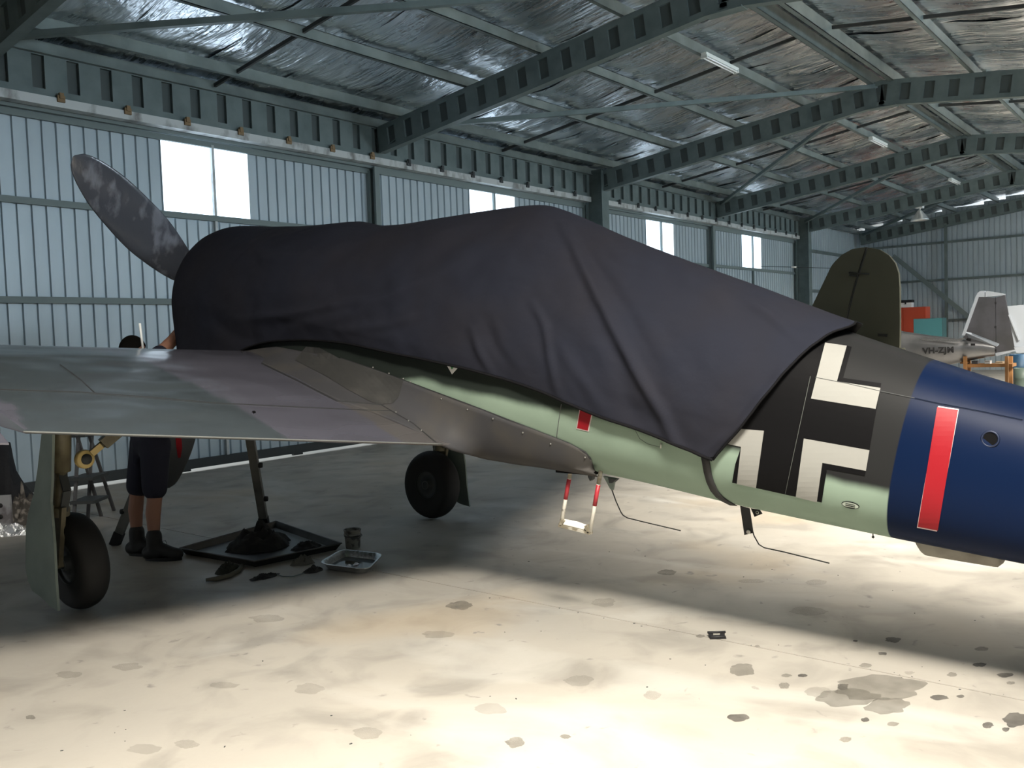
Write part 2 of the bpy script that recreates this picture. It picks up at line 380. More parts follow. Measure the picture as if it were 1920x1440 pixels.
# ---- roof
roof = MB()
for s_ in (0, 1):
    ya, yb = (RIDGE, YL + .5) if s_ == 0 else (RIDGE, YR - .5)
    za, zb = ZR + .14, roofz(yb) + .14
    roof.add([(XN, ya, za), (XF + .3, ya, za), (XF + .3, yb, zb), (XN, yb, zb), (XN, ya, za + .05), (XF + .3, ya, za + .05), (XF + .3, yb, zb + .05), (XN, yb, zb + .05)],
             [(0, 1, 2, 3), (4, 7, 6, 5), (0, 4, 5, 1), (1, 5, 6, 2), (2, 6, 7, 3), (3, 7, 4, 0)])
ceil = roof.build('ceiling', ZINC, kind='structure')
PUR = [4.62, 6.32, 7.72, 9.15, 10.6]
def foil_mesh(seed, wd, L):
    mb = MB(); rows = []; nx, ny = 18, 90
    for j in range(ny + 1):
        y_ = L * j / ny; row = []
        ph = 0.5 - .5 * math.cos(2 * math.pi * ((y_ - .25) / 1.43)); 
        for i in range(nx + 1):
            x_ = wd * i / nx
            z = -.035 * ph + .020 * fbm((x_ * 5 + seed * 9, y_ * .55, seed)) + .010 * fbm((x_ * 13, y_ * 1.2 + seed * 5, 3.3)) + .03 * fbm((x_ * .9, y_ * .8, seed * 2.))
            row.append(Vector((x_, y_, z)))
        rows.append(row)
    o = mb.grid(rows).build('foil_sheet', FOIL); me = o.data; bpy.data.objects.remove(o); return me
SL = math.hypot(YL - RIDGE, ZR - ZE); ang = math.atan2(ZR - ZE, YL - RIDGE)
foils = [foil_mesh(s_, 1.30, SL) for s_ in range(4)]
x = XN; k = 0
while x < XF:
    for s_ in (0, 1):
        o = bpy.data.objects.new('foil_sheet', foils[(k * 3 + s_) % 4]); COL.objects.link(o); o.parent = ceil
        if s_ == 0: o.rotation_euler = (-ang, 0, 0); o.location = (x, RIDGE, ZR + .04)
        else: o.rotation_euler = (-ang, 0, math.pi); o.location = (x + 1.3, RIDGE, ZR + .04)
    x += 1.28; k += 1
# translucent roof sheets, one above each daylight lamp, in the slope above the camera side
for i, (xs_, yc_, pw_, sp_) in enumerate(SKYX):
    sk = MB(); ya, yb = yc_ + .9, yc_ - .9
    sk.prism([(xs_ - .85, ya, roofz(ya) - .03), (xs_ + .85, ya, roofz(ya) - .03), (xs_ + .85, yb, roofz(yb) - .03), (xs_ - .85, yb, roofz(yb) - .03)], (0, 0, .02))
    sk.build('window_%d' % (11 + i), SKYPANE, kind='structure')  # the second sheet is unseen and assumed
# purlins (run along the shed), doubled and wider at the ridge
def purlin(y_, x0, x1, wide=.065, dp=.15):
    z = roofz(y_) - .02
    mb = MB().b2((x0, y_ - wide / 2, z - dp), (x1, y_ - wide / 2 + .008, z)).b2((x0, y_ - wide / 2, z - dp), (x1, y_ + wide / 2, z - dp + .008))
    mb.b2((x0, y_ + wide / 2 - .008, z - dp), (x1, y_ + wide / 2, z - dp + .02)).b2((x0, y_ - wide / 2, z - .008), (x1, y_ + wide / 2, z))
    return mb.build('purlin', GALV, ceil)
for i in range(len(RAF) - 1):
    a, b_ = RAF[i], RAF[i + 1]
    for y_ in PUR[1:]:
        purlin(y_, a, b_); purlin(2 * RIDGE - y_, a, b_)
    purlin(RIDGE + .17, a, b_, .09, .2); purlin(RIDGE - .17, a, b_, .09, .2)
    MB().b2((a, YL - .12, ZE - .16), (b_, YL - .04, ZE - .02)).b2((a, YL - .16, ZE - .17), (b_, YL - .04, ZE - .155)).build('eave_purlin', GALV, ceil)
    xm = (a + b_) / 2   # bridging bar across the purlins at mid bay
    for s_ in (1, -1):
        MB().bar((xm, RIDGE + s_ * .2, ZR - .1), (xm, RIDGE + s_ * (YL - RIDGE - .15), ZE - .09), .035, .05).build('bridging', DARK, ceil)
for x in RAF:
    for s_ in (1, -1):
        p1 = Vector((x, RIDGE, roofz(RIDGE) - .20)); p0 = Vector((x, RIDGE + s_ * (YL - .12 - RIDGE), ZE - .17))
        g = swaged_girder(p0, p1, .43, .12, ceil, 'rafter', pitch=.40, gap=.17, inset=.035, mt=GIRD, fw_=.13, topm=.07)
    MB().b2((x - .09, RIDGE - .25, ZR - .68), (x + .09, RIDGE + .25, ZR - .66)).build('ridge_plate', GIRD, ceil)
def brace(p0, p1):
    p0 = Vector(p0); p1 = Vector(p1)
    MB().bar(p0, p1, .075, .075).build('brace', GIRD, ceil)
zb = lambda y_: roofz(y_) - .26
for (x0, y0, x1, y1) in ((4.25, 10.95, 10.5, 4.95), (10.6, 10.85, 17.0, 4.95), (23.25, 11.0, 17.05, 4.95), (29.6, 11.0, 23.4, 5.2), (35.8, 11, 29.7, 5.2)):
    brace((x0, y0, zb(y0)), (x1, y1, zb(y1)))
# knee brackets at rafter feet
for x in RAF: MB().bar((x, YL - .15, 4.95), (x, YL - .62, 5.12), .09, .02).build('knee_plate', GIRD, ceil)
# ------------------------------------------------------------------ fighter aircraft
AC = empty('fighter_aircraft', (4.3964, 5.9497, 0), R(90))   # local +X nose, +Y port wing, z up
tag(AC, 'grey and green single-engine fighter with blue rear fuselage and black and white cross', 'aircraft')
bpy.context.view_layer.update()
ACM = Matrix.Translation((4.3964, 5.9497, 0)) @ Matrix.Rotation(R(90), 4, 'Z'); ACI = ACM.inverted()
def aloc(p): return ACI @ Vector(p)
def awor(p): return ACM @ Vector(p)
def hl(px, py, y): return aloc(onplane(px, py, awor((0, y, 0)), (1, 0, 0)))
def hx(px, py, x): return aloc(onplane(px, py, awor((x, 0, 0)), (0, 1, 0)))
CAML = aloc(CAM)

# x, ztop, zbot, halfwidth, zmid
FUS = [(-7.15, .86, .52, .06, .70), (-6.6, 1.03, .53, .15, .78), (-6.0, 1.22, .575, .22, .87), (-5.29, 1.408, .645, .295, .99), (-4.7, 1.615, .705, .345, 1.10),
       (-4.0, 1.88, .785, .39, 1.22), (-3.4, 2.06, .87, .425, 1.32), (-2.8, 2.20, .935, .45, 1.42), (-2.0, 2.32, 1.0, .47, 1.55),
       (-1.2, 2.42, 1.08, .49, 1.72), (-.7, 2.50, 1.15, .52, 1.85), (-.2, 2.57, 1.28, .56, 1.96), (.3, 2.62, 1.42, .58, 2.04), (.48, 2.60, 1.48, .56, 2.05), (.56, 2.52, 1.56, .48, 2.05)]
def fus_sec(x, n=72):
    zt, zb_, hw, zm = smoothtab(FUS, x); e = 2 / 2.25; row = []
    for k in range(n):
        a = 2 * math.pi * k / n; c, s_ = math.cos(a), math.sin(a)
        yy = hw * math.copysign(abs(c) ** e, c); zz = zm + (zt - zm if s_ > 0 else zm - zb_) * math.copysign(abs(s_) ** e, s_)
        row.append(Vector((x, yy, zz)))
    return row

def node_paint():
    m = mat('fuselage_paint', (.1, .1, .1), .42, bump=((1.2, 1.2, 1.2), .03, .05), spec=.06); nt = m.node_tree; b = nt.nodes['Principled BSDF']; N = nt.nodes.new; K = nt.links.new
    tc = N('ShaderNodeTexCoord'); sp = N('ShaderNodeSeparateXYZ'); K(tc.outputs['Object'], sp.inputs[0])
    nz = N('ShaderNodeTexNoise'); nz.inputs['Scale'].default_value = 3.0; nz.inputs['Detail'].default_value = 4; K(tc.outputs['Object'], nz.inputs['Vector'])
    def mth(op, a, b_, cl=False):
        q = N('ShaderNodeMath'); q.operation = op; q.use_clamp = cl
        for i, v in enumerate((a, b_)):
            if isinstance(v, (int, float)): q.inputs[i].default_value = v
            else: K(v, q.inputs[i])
        return q.outputs[0]
    def mr(v, lo, hi):
        q = N('ShaderNodeMapRange'); q.interpolation_type = 'SMOOTHSTEP'; q.inputs[1].default_value = lo; q.inputs[2].default_value = hi; K(v, q.inputs[0]); return q.outputs[0]
    def mix(f, a, c):
        q = N('ShaderNodeMix'); q.data_type = 'RGBA'; K(f, q.inputs[0])
        for i, v in ((6, a), (7, c)):
            if isinstance(v, tuple): q.inputs[i].default_value = (*v, 1)
            else: K(v, q.inputs[i])
        return q.outputs[2]
    # demarcation height along the fuselage
    xs = mth('MULTIPLY', mth('ADD', sp.outputs[0], 5.2), 1 / 4.0)
    fc = N('ShaderNodeFloatCurve'); K(xs, fc.inputs['Value'])
    pts = DEMARC; cv = fc.mapping.curves[0]
    zs = [((x + 5.2) / 4.0, z - .5) for x, z in pts]
    cv.points[0].location = zs[0]; cv.points[1].location = zs[-1]
    for p in zs[1:-1]: cv.points.new(*p)
    fc.mapping.update()
    h = mth('ADD', mth('SUBTRACT', sp.outputs[2], mth('ADD', fc.outputs[0], .5)), mth('MULTIPLY', mth('SUBTRACT', nz.outputs['Fac'], .5), .05))
    upf = mr(h, -.025, .03)
    fwdf = mr(sp.outputs[0], -3.6, -3.2)
    grn = mix(mr(nz.outputs['Fac'], .4, .7), (.20, .265, .210), (.18, .24, .19))
    top = mix(fwdf, (.014, .0145, .015), (.018, .023, .020))
    body = mix(upf, grn, top)
    e = mth('ADD', sp.outputs[0], mth('MULTIPLY', sp.outputs[2], .195))
    blue = mr(e, BLUE + .004, BLUE - .004)
    body = mix(blue, body, (.002, .007, .026))
    # sooty, oily streaks low on the forward belly
    K(body, b.inputs['Base Color'])
    rg = N('ShaderNodeMapRange'); K(blue, rg.inputs[0]); rg.inputs[3].default_value = .52; rg.inputs[4].default_value = .42; K(rg.outputs[0], b.inputs['Roughness'])
    return m
DEMARC = [(-5.2, .98), (-4.7, .98), (-4.2, 1.10), (-3.6, 1.20), (-3.3, 1.27), (-3.0, 1.31), (-2.6, 1.37), (-2.3, 1.42), (-2.05, 1.47), (-1.9, 1.46), (-1.2, 1.42)]
BLUE = -4.605
FPAINT = node_paint()
GREYP = mat('wing_paint', (.1, .11, .115), .2, bump=((2.6, 1.5, 1.6), .8, .06))
for n_ in GREYP.node_tree.nodes:
    if n_.type == 'TEX_NOISE': n_.inputs['Detail'].default_value = 1.2
def use_attr(m, nm, extra=None):
    nt = m.node_tree; a = nt.nodes.new('ShaderNodeAttribute'); a.attribute_name = nm; nt.links.new(a.outputs['Color'], nt.nodes['Principled BSDF'].inputs['Base Color'])
use_attr(GREYP, 'paint')
PRIMER = mat('gear_green_grey', (.16, .20, .18), .5, bump=((4, 4, 4), .1, .01), var=(3, (.11, .14, .13), .4, .65))
TAN = mat('gear_tan_paint', (.13, .115, .07), .5, var=(8, (.06, .05, .03), .45, .7))
YEL = mat('yellow_lug', (.55, .42, .17), .45)
TYRE = mat('tyre_rubber', (.010, .010, .010), .75)
WRAP = mat('blade_painted_sheen', (.085, .095, .12), .2, bump=((14, 14, 5), .25, .015), var=((7, 7, 2.5), (.20, .22, .27), .53, .63))  # pale streaks in the colour imitate reflections on the blade
BLK = mat('marking_black', (.004, .004, .0045), .6, spec=.06); WHT = mat('marking_white', (.22, .22, .205), .6, spec=.12)
RED = mat('marking_red', (.20, .005, .010), .5, spec=.2); PINK = mat('marking_outline', (.45, .36, .36), .5); GRN = mat('marking_green', (.05, .22, .06), .4)
LINE = mat('panel_gap', (.012, .013, .014), .8); SEAM = mat('seam_grey', (.05, .055, .055), .8); STL = mat('screw_steel', (.45, .45, .42), .35, .8)  # seams are thin dark grey joint lines
BELLY = mat('belly_fairing', (.18, .17, .14), .5, var=((6, 6, 6), (.10, .09, .07), .5, .7))

xs = []; x = -7.15
while x < .56: xs.append(x); x += .045
xs.append(.56)
mb = MB(); mb.grid([fus_sec(x) for x in xs], True, True)
for row, rv in ((fus_sec(xs[0]), 1), (fus_sec(xs[-1]), 0)): mb.add(row, [tuple(range(72))])
fus = mb.build('fuselage', FPAINT, AC)
fbv = BVHTree.FromPolygons(mb.v, [tuple(f) for f in mb.f])

# ---- wings
def naca(t, th):
    return 5 * th * (.2969 * math.sqrt(t) - .126 * t - .3516 * t * t + .2843 * t ** 3 - .1015 * t ** 4)
def wing_pt(y, t, side):   # t: 0 LE..1 TE ; side +1 top
    ay = abs(y); c0 = -.05 - .03 * (ay - .57); xte = -2.35 + .21 * (ay - .57)
    tip = max(0, (ay - 4.9) / .35)
    if tip > 0:
        k = math.sqrt(max(0, 1 - min(tip, 1) ** 2)); mid = c0 + (xte - c0) * .45
        c0 = mid + (c0 - mid) * k; xte = mid + (xte - mid) * k
    ch = c0 - xte; zle = 1.545 + .075 * ay; zte = 1.016 + .13 * ay
    if tip > 0:
        zc_ = zle + (zte - zle) * .45; kk = max(.02, math.sqrt(max(0, 1 - min(tip, 1) ** 2))); zle = zc_ + (zle - zc_) * kk; zte = zc_ + (zte - zc_) * kk
    th = .15 - .012 * ay; dz = naca(t, th) * ch
    return Vector((c0 - ch * t, y, zle + (zte - zle) * t + (dz * 1.14 if side > 0 else -dz * .86) + (.004 if side > 0 else -.004)))
def in_poly(x, y, P):
    c = False; j = len(P) - 1
    for i in range(len(P)):
        if (P[i][1] > y) != (P[j][1] > y) and x < (P[j][0] - P[i][0]) * (y - P[i][1]) / (P[j][1] - P[i][1]) + P[i][0]: c = not c
        j = i
    return c
LILAC = (.060, .060, .075); GG = (.036, .044, .049); WARM = (.066, .062, .062); DKG = (.075, .082, .085)
CAMO = [([(470, 640), (300, 655), (250, 665), (300, 690), (390, 735), (480, 780), (570, 840), (780, 845), (700, 795), (620, 745), (560, 705), (490, 670)], LILAC),
        ([(490, 668), (560, 705), (620, 745), (700, 795), (772, 840), (860, 845), (760, 770), (640, 690), (540, 640), (440, 640)], WARM),
        ([(-60, 720), (0, 745), (30, 765), (50, 815), (-60, 815)], LILAC),
        ([(-200, 610), (-200, 640), (100, 650), (230, 665), (260, 650), (200, 640)], LILAC)]
def camo_at(p):
    px, py, _ = project(awor(p)); px += 12 * fbm((p.x * 1.5, p.y * 1.5, 0)); c = GG
    for P, q in CAMO:
        if in_poly(px, py, P): c = q
    return c
def wing(sign, cut):
    mb = MB(); ys = []
    y = .25
    while y < 4.9: ys.append(y); y += .03
    ys += [4.9 + .35 * math.sin(R(a)) for a in range(0, 91, 10)]
    nt_ = 44; ts = [(.5 - .5 * math.cos(math.pi * i / nt_)) for i in range(nt_ + 1)]
    rows = []
    for y in ys:
        tm = .79 if cut and 2.76 < y < 4.8 else 1.0
        row = [wing_pt(sign * y, min(t, tm), 1) for t in ts] + [wing_pt(sign * y, min(t, tm), -1) for t in reversed(ts[1:-1])]
        rows.append(row)
    mb.grid(rows, True, True)
    o = mb.build('wing', GREYP, AC)
    at_ = o.data.color_attributes.new('paint', 'FLOAT_COLOR', 'POINT')
    for i, v in enumerate(o.data.vertices):
        top = True
        c = camo_at(v.co) if sign > 0 else GG
        at_.data[i].color = (*c, 1)
    return o, mb
wport, wmb = wing(1, True)
wing(-1, False)
wbv = BVHTree.FromPolygons(wmb.v, [tuple(f) for f in wmb.f])
# aileron on the port wing, slightly drooped
def surf_piece(name, y0, y1, t0, droop, gap):
    rows = []; ny = 24
    h0 = wing_pt(y0, t0, 1); 
    for j in range(ny + 1):
        y = y0 + (y1 - y0) * j / ny; a = wing_pt(y, t0 + gap, 1); b_ = wing_pt(y, t0 + gap, -1); e = (wing_pt(y, 1, 1) + wing_pt(y, 1, -1)) / 2
        piv = (a + b_) / 2; Mr = Matrix.Rotation(-droop, 3, 'Y'); row = []
        q = [a, a.lerp(e, .33), a.lerp(e, .66), e + Vector((0, 0, .004)), e - Vector((0, 0, .004)), b_.lerp(e, .6), b_.lerp(e, .3), b_, piv + Vector((.03, 0, 0))]
        rows.append([piv + Mr @ (p - piv) for p in q])
    mb = MB().grid(rows, False, True); mb.add(rows[0], [tuple(range(9))]); mb.add(rows[-1], [tuple(range(9))])
    o = mb.build(name, GREYP, AC); at_ = o.data.color_attributes.new('paint', 'FLOAT_COLOR', 'POINT')
    for d in at_.data: d.color = (*LILAC, 1)
    return o
surf_piece('aileron', 2.80, 4.78, .79, R(9), .012)
MB().tube([wing_pt(.6 + .05 * k, 1, 1) + Vector((-.003, 0, -.004)) for k in range(44)], .004, 6).build('trailing_edge_strip', mat('pale_edge', (.10, .105, .10), .6), AC)  # thin pale line along the trailing edge
MB().tube([hx(268, 654, -.1), hx(262, 606, -.1)], .008, 8).build('gear_indicator_pin', WHITE, AC, label='thin pale rod standing on the wing')
def cast(px, py, bvs, off=.003):
    """where the line of sight meets the skin, lifted slightly off it; local coordinates"""
    d = (ACI.to_3x3() @ rayd(px, py)); best = None
    for b_ in bvs:
        h = b_.ray_cast(CAML, d)
        if h[0] is not None and (best is None or h[3] < best[3]): best = h
    if best is None: return None
    n = best[1]
    if n.dot(d) > 0: n = -n
    return best[0] + n * off
def line_decal(name, pts, wd, bvs, m, off=.003, parent=None, step=7):
    P = []
    for (x0, y0), (x1, y1) in zip(pts, pts[1:]):
        n = max(1, int(math.hypot(x1 - x0, y1 - y0) / step))
        P += [(x0 + (x1 - x0) * k / n, y0 + (y1 - y0) * k / n) for k in range(n)]
    P.append(pts[-1]); Q = [cast(x, y, bvs, off) for x, y in P]; Q = [q for q in Q if q]
    L, Rr = [], []
    for i, q in enumerate(Q):
        d = (Q[min(i + 1, len(Q) - 1)] - Q[max(i - 1, 0)]); v = (q - CAML); s_ = d.cross(v).normalized() * wd / 2
        L.append(q + s_); Rr.append(q - s_)
    if len(L) > 1: return MB().grid([L, Rr]).build(name, m, parent or AC)
def decal(name, poly, m, bvs, off, step=10, parent=None, label=None):
    bm = bmesh.new(); bm.faces.new([bm.verts.new((x, y, 0)) for x, y in poly])
    xs_ = [p[0] for p in poly]; ys_ = [p[1] for p in poly]
    x = min(xs_) + step
    while x < max(xs_):
        bmesh.ops.bisect_plane(bm, geom=bm.verts[:] + bm.edges[:] + bm.faces[:], plane_co=(x, 0, 0), plane_no=(1, 0, 0)); x += step
    y = min(ys_) + step
    while y < max(ys_):
        bmesh.ops.bisect_plane(bm, geom=bm.verts[:] + bm.edges[:] + bm.faces[:], plane_co=(0, y, 0), plane_no=(0, 1, 0)); y += step
    bmesh.ops.triangulate(bm, faces=bm.faces)
    for v in bm.verts:
        q = cast(v.co.x, v.co.y, bvs, off); v.co = q if q else Vector((0, 0, 1.5))
    bmesh.ops.delete(bm, geom=[v for v in bm.verts if v.co == Vector((0, 0, 1.5))], context='VERTS')
    me = bpy.data.meshes.new(name); bm.to_mesh(me); bm.free(); me.materials.append(m)
    o = bpy.data.objects.new(name, me); COL.objects.link(o); o.parent = parent or AC
    if label: o['label'] = label
    return o
# ---- wing root fillet, lofted between points on the fuselage side and on the wing
Upx = [(440, 655), (520, 650), (640, 672), (700, 692), (757, 713), (900, 766), (1000, 804), (1065, 829), (1098, 846), (1110, 862), (1115, 879)]
Lpx = [(452, 660), (498, 686), (632, 753), (690, 770), (760, 800), (838, 838), (900, 853), (960, 863), (1000, 868), (1060, 877), (1113, 886)]
def resample(P, n):
    L = [0]
    for a, b_ in zip(P, P[1:]): L.append(L[-1] + (b_ - a).length)
    out = []; j = 0
    for k in range(n):
        s_ = L[-1] * k / (n - 1)
        while j < len(P) - 2 and L[j + 1] < s_: j += 1
        out.append(P[j].lerp(P[j + 1], (s_ - L[j]) / max(L[j + 1] - L[j], 1e-6)))
    return out
U3, L3 = [], []
for (a, b_), (c, d_) in zip(Upx, Lpx):
    u_ = cast(a, b_, [fbv], .006); l_ = cast(c, d_, [wbv], .003) if c < 836 else None
    if l_ is None: l_ = cast(c, d_, [fbv], .02)
    if c == 838: l_ = hx(838, 837, -2.36)
    if l_ is None: l_ = hl(c, d_, .33)
    if u_ is None: u_ = hl(a, b_, .42)
    U3.append(u_); L3.append(l_)
U3, L3 = resample(U3, 60), resample(L3, 60); rows = []
for u_, l_ in zip(U3, L3):
    c = Vector(((u_.x + l_.x) / 2, u_.y * .75 + l_.y * .25, l_.z * .8 + u_.z * .2))
    rows.append([(1 - t) ** 2 * u_ + 2 * t * (1 - t) * c + t * t * l_ for t in [k / 14 for k in range(15)]] + [l_ + Vector((.0, -.04, -.03))])
fm = MB().grid(rows)
FILL = mat('fillet_paint', (.040, .040, .043), .62, spec=.1, bump=((2, 2, 2), .08, .05), var=((3, 3, 3), (.055, .051, .046), .45, .7))
DIRT = mat('exhaust_stained_paint', (.022, .022, .021), .65, var=((5, 5, 5), (.042, .040, .037), .5, .75))
fillet = fm.build('wing_fillet', FILL, AC, solid=.004)
flbv = BVHTree.FromPolygons(fm.v, [tuple(f) for f in fm.f])
ALL = [fbv, wbv, flbv]
# exhaust-stained walkway plate on the fillet
line_decal('fillet_edge', [(640, 671), (700, 691), (757, 712), (900, 765), (1065, 829), (1098, 846), (1108, 858), (1114, 877)], .006, ALL, LINE, .006)
line_decal('panel_line', [(490, 682), (560, 716), (600, 737), (632, 753), (715, 760)], .009, ALL, LINE, .006)
line_decal('panel_line', [(715, 760), (740, 775), (775, 795), (810, 825), (828, 838)], .006, ALL, LINE, .005)
line_decal('panel_line', [(0, 731), (150, 736), (300, 747), (400, 756), (560, 764), (700, 770), (735, 771)], .0045, ALL, LINE, .003)
line_decal('panel_line', [(112, 684), (150, 712), (178, 738)], .0045, ALL, LINE, .003)
decal('stained_panel', [(553, 676), (575, 650), (600, 652), (640, 673), (757, 714), (748, 745), (736, 757), (712, 760), (690, 752), (650, 730), (610, 705)], DIRT, ALL, .005, 12)
sm = MB()
for x, y in [(757, 710), (770, 716), (828, 748), (877, 768), (925, 785), (981, 811), (1033, 832), (1097, 857), (742, 774), (766, 790), (790, 808), (700, 689), (730, 700)]:
    q = cast(x, y, ALL, .004)
    if q: sm.ball(q, .006, 8)
sm.build('screws', mat('dull_screw', (.16, .16, .15), .5, .5), AC, kind='stuff')
decal('vent_slot', [(472, 772), (477, 771), (480, 774), (475, 776)], BLK, ALL, .004, 4)
# ---- markings
FB = [fbv]
cross_black = [(1300, 815), (1330, 690), (1440, 700), (1455, 628), (1547, 642), (1597, 651), (1581, 709), (1652.5, 719), (1631, 840), (1622, 892), (1551, 879), (1541, 941.7), (1373, 904.5), (1379, 870), (1390, 838), (1366, 834)]
cr = decal('fuselage_cross', cross_black, BLK, FB, .003, 9, label='black and white straight-armed cross painted on the fuselage side')
for P in ([(1547, 643.5), (1587.5, 649.5), (1569.5, 715.6), (1651, 728), (1642, 767), (1521, 747.5)],
          [(1507.6, 822), (1630.6, 844), (1624, 882.5), (1542.5, 867.5), (1532, 941), (1492.6, 931)],
          [(1340, 800), (1433, 807.5), (1418, 914.4), (1382, 906.3), (1390, 837.5), (1335, 826)]):
    decal('white_angle', P, WHT, FB, .0045, 9, parent=cr)
def boxed(name, P, label, off=.003, k=.045):
    c = (sum(p[0] for p in P) / 4, sum(p[1] for p in P) / 4)
    o = decal(name, P, PINK, FB, off, 9, label=label)
    Q = []
    for p in P:
        dx, dy = p[0] - c[0], p[1] - c[1]; L = math.hypot(dx, dy)
        Q.append((p[0] - math.copysign(1.7, dx), p[1] - math.copysign(2.0, dy)))
    decal('red_field', Q, RED, FB, off + .0015, 9, parent=o); return o
boxed('red_stripe', [(1759, 761.7), (1798, 767.5), (1757, 995.8), (1719.5, 988.6)], 'tall red stripe with thin white outline on the blue tail band')
boxed('red_stripe', [(1092, 735), (1119, 742), (1104.5, 809), (1081, 804)], 'short red stripe showing below the cover hem')
tr = decal('triangle_marking', [(828, 667), (872, 676), (848, 702)], mat('triangle_white', (.7, .7, .68), .5), FB, .003, 8, label='white green and black triangle marking pointing down')
decal('green_triangle', [(836, 668), (864, 674), (848, 693)], GRN, FB, .0045, 8, parent=tr); decal('black_triangle', [(839, 668), (861, 674), (848, 689)], BLK, FB, .006, 8, parent=tr)
# stencil oval
ov = [(1595 + 17 * math.cos(a * .3927), 946.5 + 6.5 * math.sin(a * .3927) + 3.2 * math.cos(a * .3927)) for a in range(16)]
ovo = decal('stencil_oval', ov, BLK, FB, .003, 8, label='small oval stencil')
ov2 = [(1595 + 15.5 * math.cos(a * .3927), 946.5 + 5.2 * math.sin(a * .3927) + 3 * math.cos(a * .3927)) for a in range(16)]
decal('oval_field', ov2, mat('stencil_pale', (.33, .38, .33), .5), FB, .0045, 8, parent=ovo)
for i in range(3):
    line_decal('stencil_line', [(1586, 942.5 + i * 3.2), (1604, 946 + i * 3.2)], .003, FB, BLK, .006, parent=ovo)
GL = mat('seam_light', (.045, .05, .045), .8)
line_decal('panel_seam', [(1520, 706), (1473, 925)], .0025, FB, GL, .006)
line_decal('panel_seam', [(1529, 708), (1590, 720), (1651, 734), (1715, 747)], .0022, FB, SEAM, .006)
line_decal('panel_seam', [(1715, 747), (1760, 757), (1840, 772), (1917, 788)], .003, FB, mat('seam_blue', (.002, .005, .014), .8, spec=.05), .005)
line_decal('panel_seam', [(1053, 758), (1048, 790), (1043, 828)], .004, FB, SEAM, .003)
line_decal('panel_seam', [(1190, 803), (1200, 822), (1215, 832), (1240, 838)], .002, FB, SEAM, .004)
MB().tube([cast(1241, 830, FB, .01), cast(1240.5, 839, FB, .01)], .004, 6).build('step_catch', STL, AC)
# portholes with metal rim
pc = cast(1857, 823, FB, .0); pn = Vector((0, 1, .08)).normalized()
ph = MB().lathe(pc, pn, [(.036, -.004), (.036, .007), (.030, .009), (.027, .004), (.027, -.004)], 28).build('porthole', mat('porthole_rim', (.006, .012, .035), .5, .2), AC)
MB().lathe(pc, pn, [(.027, .004), (.0, .004)], 28).build('porthole_recess', BLK, ph)
# ---- belly fairing (lamp housing) under the blue band
rows = []
for i in range(25):
    t = i / 24; x = -4.80 - .42 * t; env = min(1, (t / .18) if t < .18 else 1, ((1 - t) / .14) if t > .86 else 1); env = max(0, math.sin(env * math.pi / 2)) 
    zb_ = smoothtab(FUS, x)[1] + .05; dep = (.115 - .02 * t) * env; w_ = .10 * (.3 + .7 * env)
    rows.append([Vector((x, w_ * math.cos(math.pi * k / 12), zb_ - dep * math.sin(math.pi * k / 12) ** .6 if 0 < k < 12 else zb_)) for k in range(13)])
MB().grid(rows).build('belly_fairing', BELLY, AC, label='pale grimy fairing under the belly')
MB().tube([hl(1636, 992, 0), hl(1637, 1006, 0)], .003, 6).ball(hl(1637, 1007, 0), .007, 8).build('drain_pin', DARK, AC)
# ---- canopy and windscreen (under the cover)
rows = []
for i in range(16):
    t = i / 15; x = -1.35 - 1.95 * t; base = smoothtab(FUS, x)[0] - .12; top = base + .1 + .34 * math.sin(math.pi * min(1, t * 1.25 + .05)) * (1 - .25 * t) if t < .9 else base + .12
    top = min(top, smoothtab([(-4, 1.75), (-3.3, 2.03), (-2.9, 2.27), (-2.4, 2.36), (-1.7, 2.36), (-1.2, 2.33)], x)[0])
    rows.append([Vector((x, .27 * math.cos(math.pi * k / 12), base + (top - base) * math.sin(math.pi * k / 12) ** .8)) for k in range(13)])
MB().grid(rows).build('canopy', mat('canopy_glass', (.05, .06, .06), .1), AC)
# ---- tail
MB().prism([(-6.25, .02, 1.1), (-6.62, .02, 2.15), (-6.75, .02, 2.3), (-6.95, .02, 2.3), (-7.0, .02, .85)], (0, -.05, 0)).build('fin', mat('tail_blue', (.018, .062, .24), .4), AC)
MB().prism([(-7.02, .015, 2.28), (-7.2, .015, 2.15), (-7.42, .015, 1.5), (-7.35, .015, .8), (-7.02, .015, .8)], (0, -.035, 0)).build('rudder', GREYP, AC)
for s_ in (1, -1):
    tp = MB().prism([(-6.1, s_ * .1, 1.05), (-6.45, s_ * 1.75, 1.05), (-6.65, s_ * 1.85, 1.04), (-6.85, s_ * 1.8, 1.0), (-6.8, s_ * .1, .98)], (0, 0, .05)).build('tailplane', mat('tailplane_grey', (.1, .11, .11), .4), AC)
    MB().prism([(-6.83, s_ * .12, .98), (-6.87, s_ * 1.8, 1.0), (-7.15, s_ * 1.6, .98), (-7.2, s_ * .15, .96)], (0, 0, .03)).build('elevator', tp.data.materials[0], AC)
MB().tube([(-6.75, 0, .6), (-6.85, 0, .2)], .03, 10).build('tail_leg', TAN, AC)
MB().lathe((-6.85, -.06, .17), (0, 1, 0), [(.05, 0), (.12, 0), (.165, .02), (.17, .06), (.165, .1), (.12, .12), (.05, .12)], 24).build('tail_wheel', TYRE, AC)
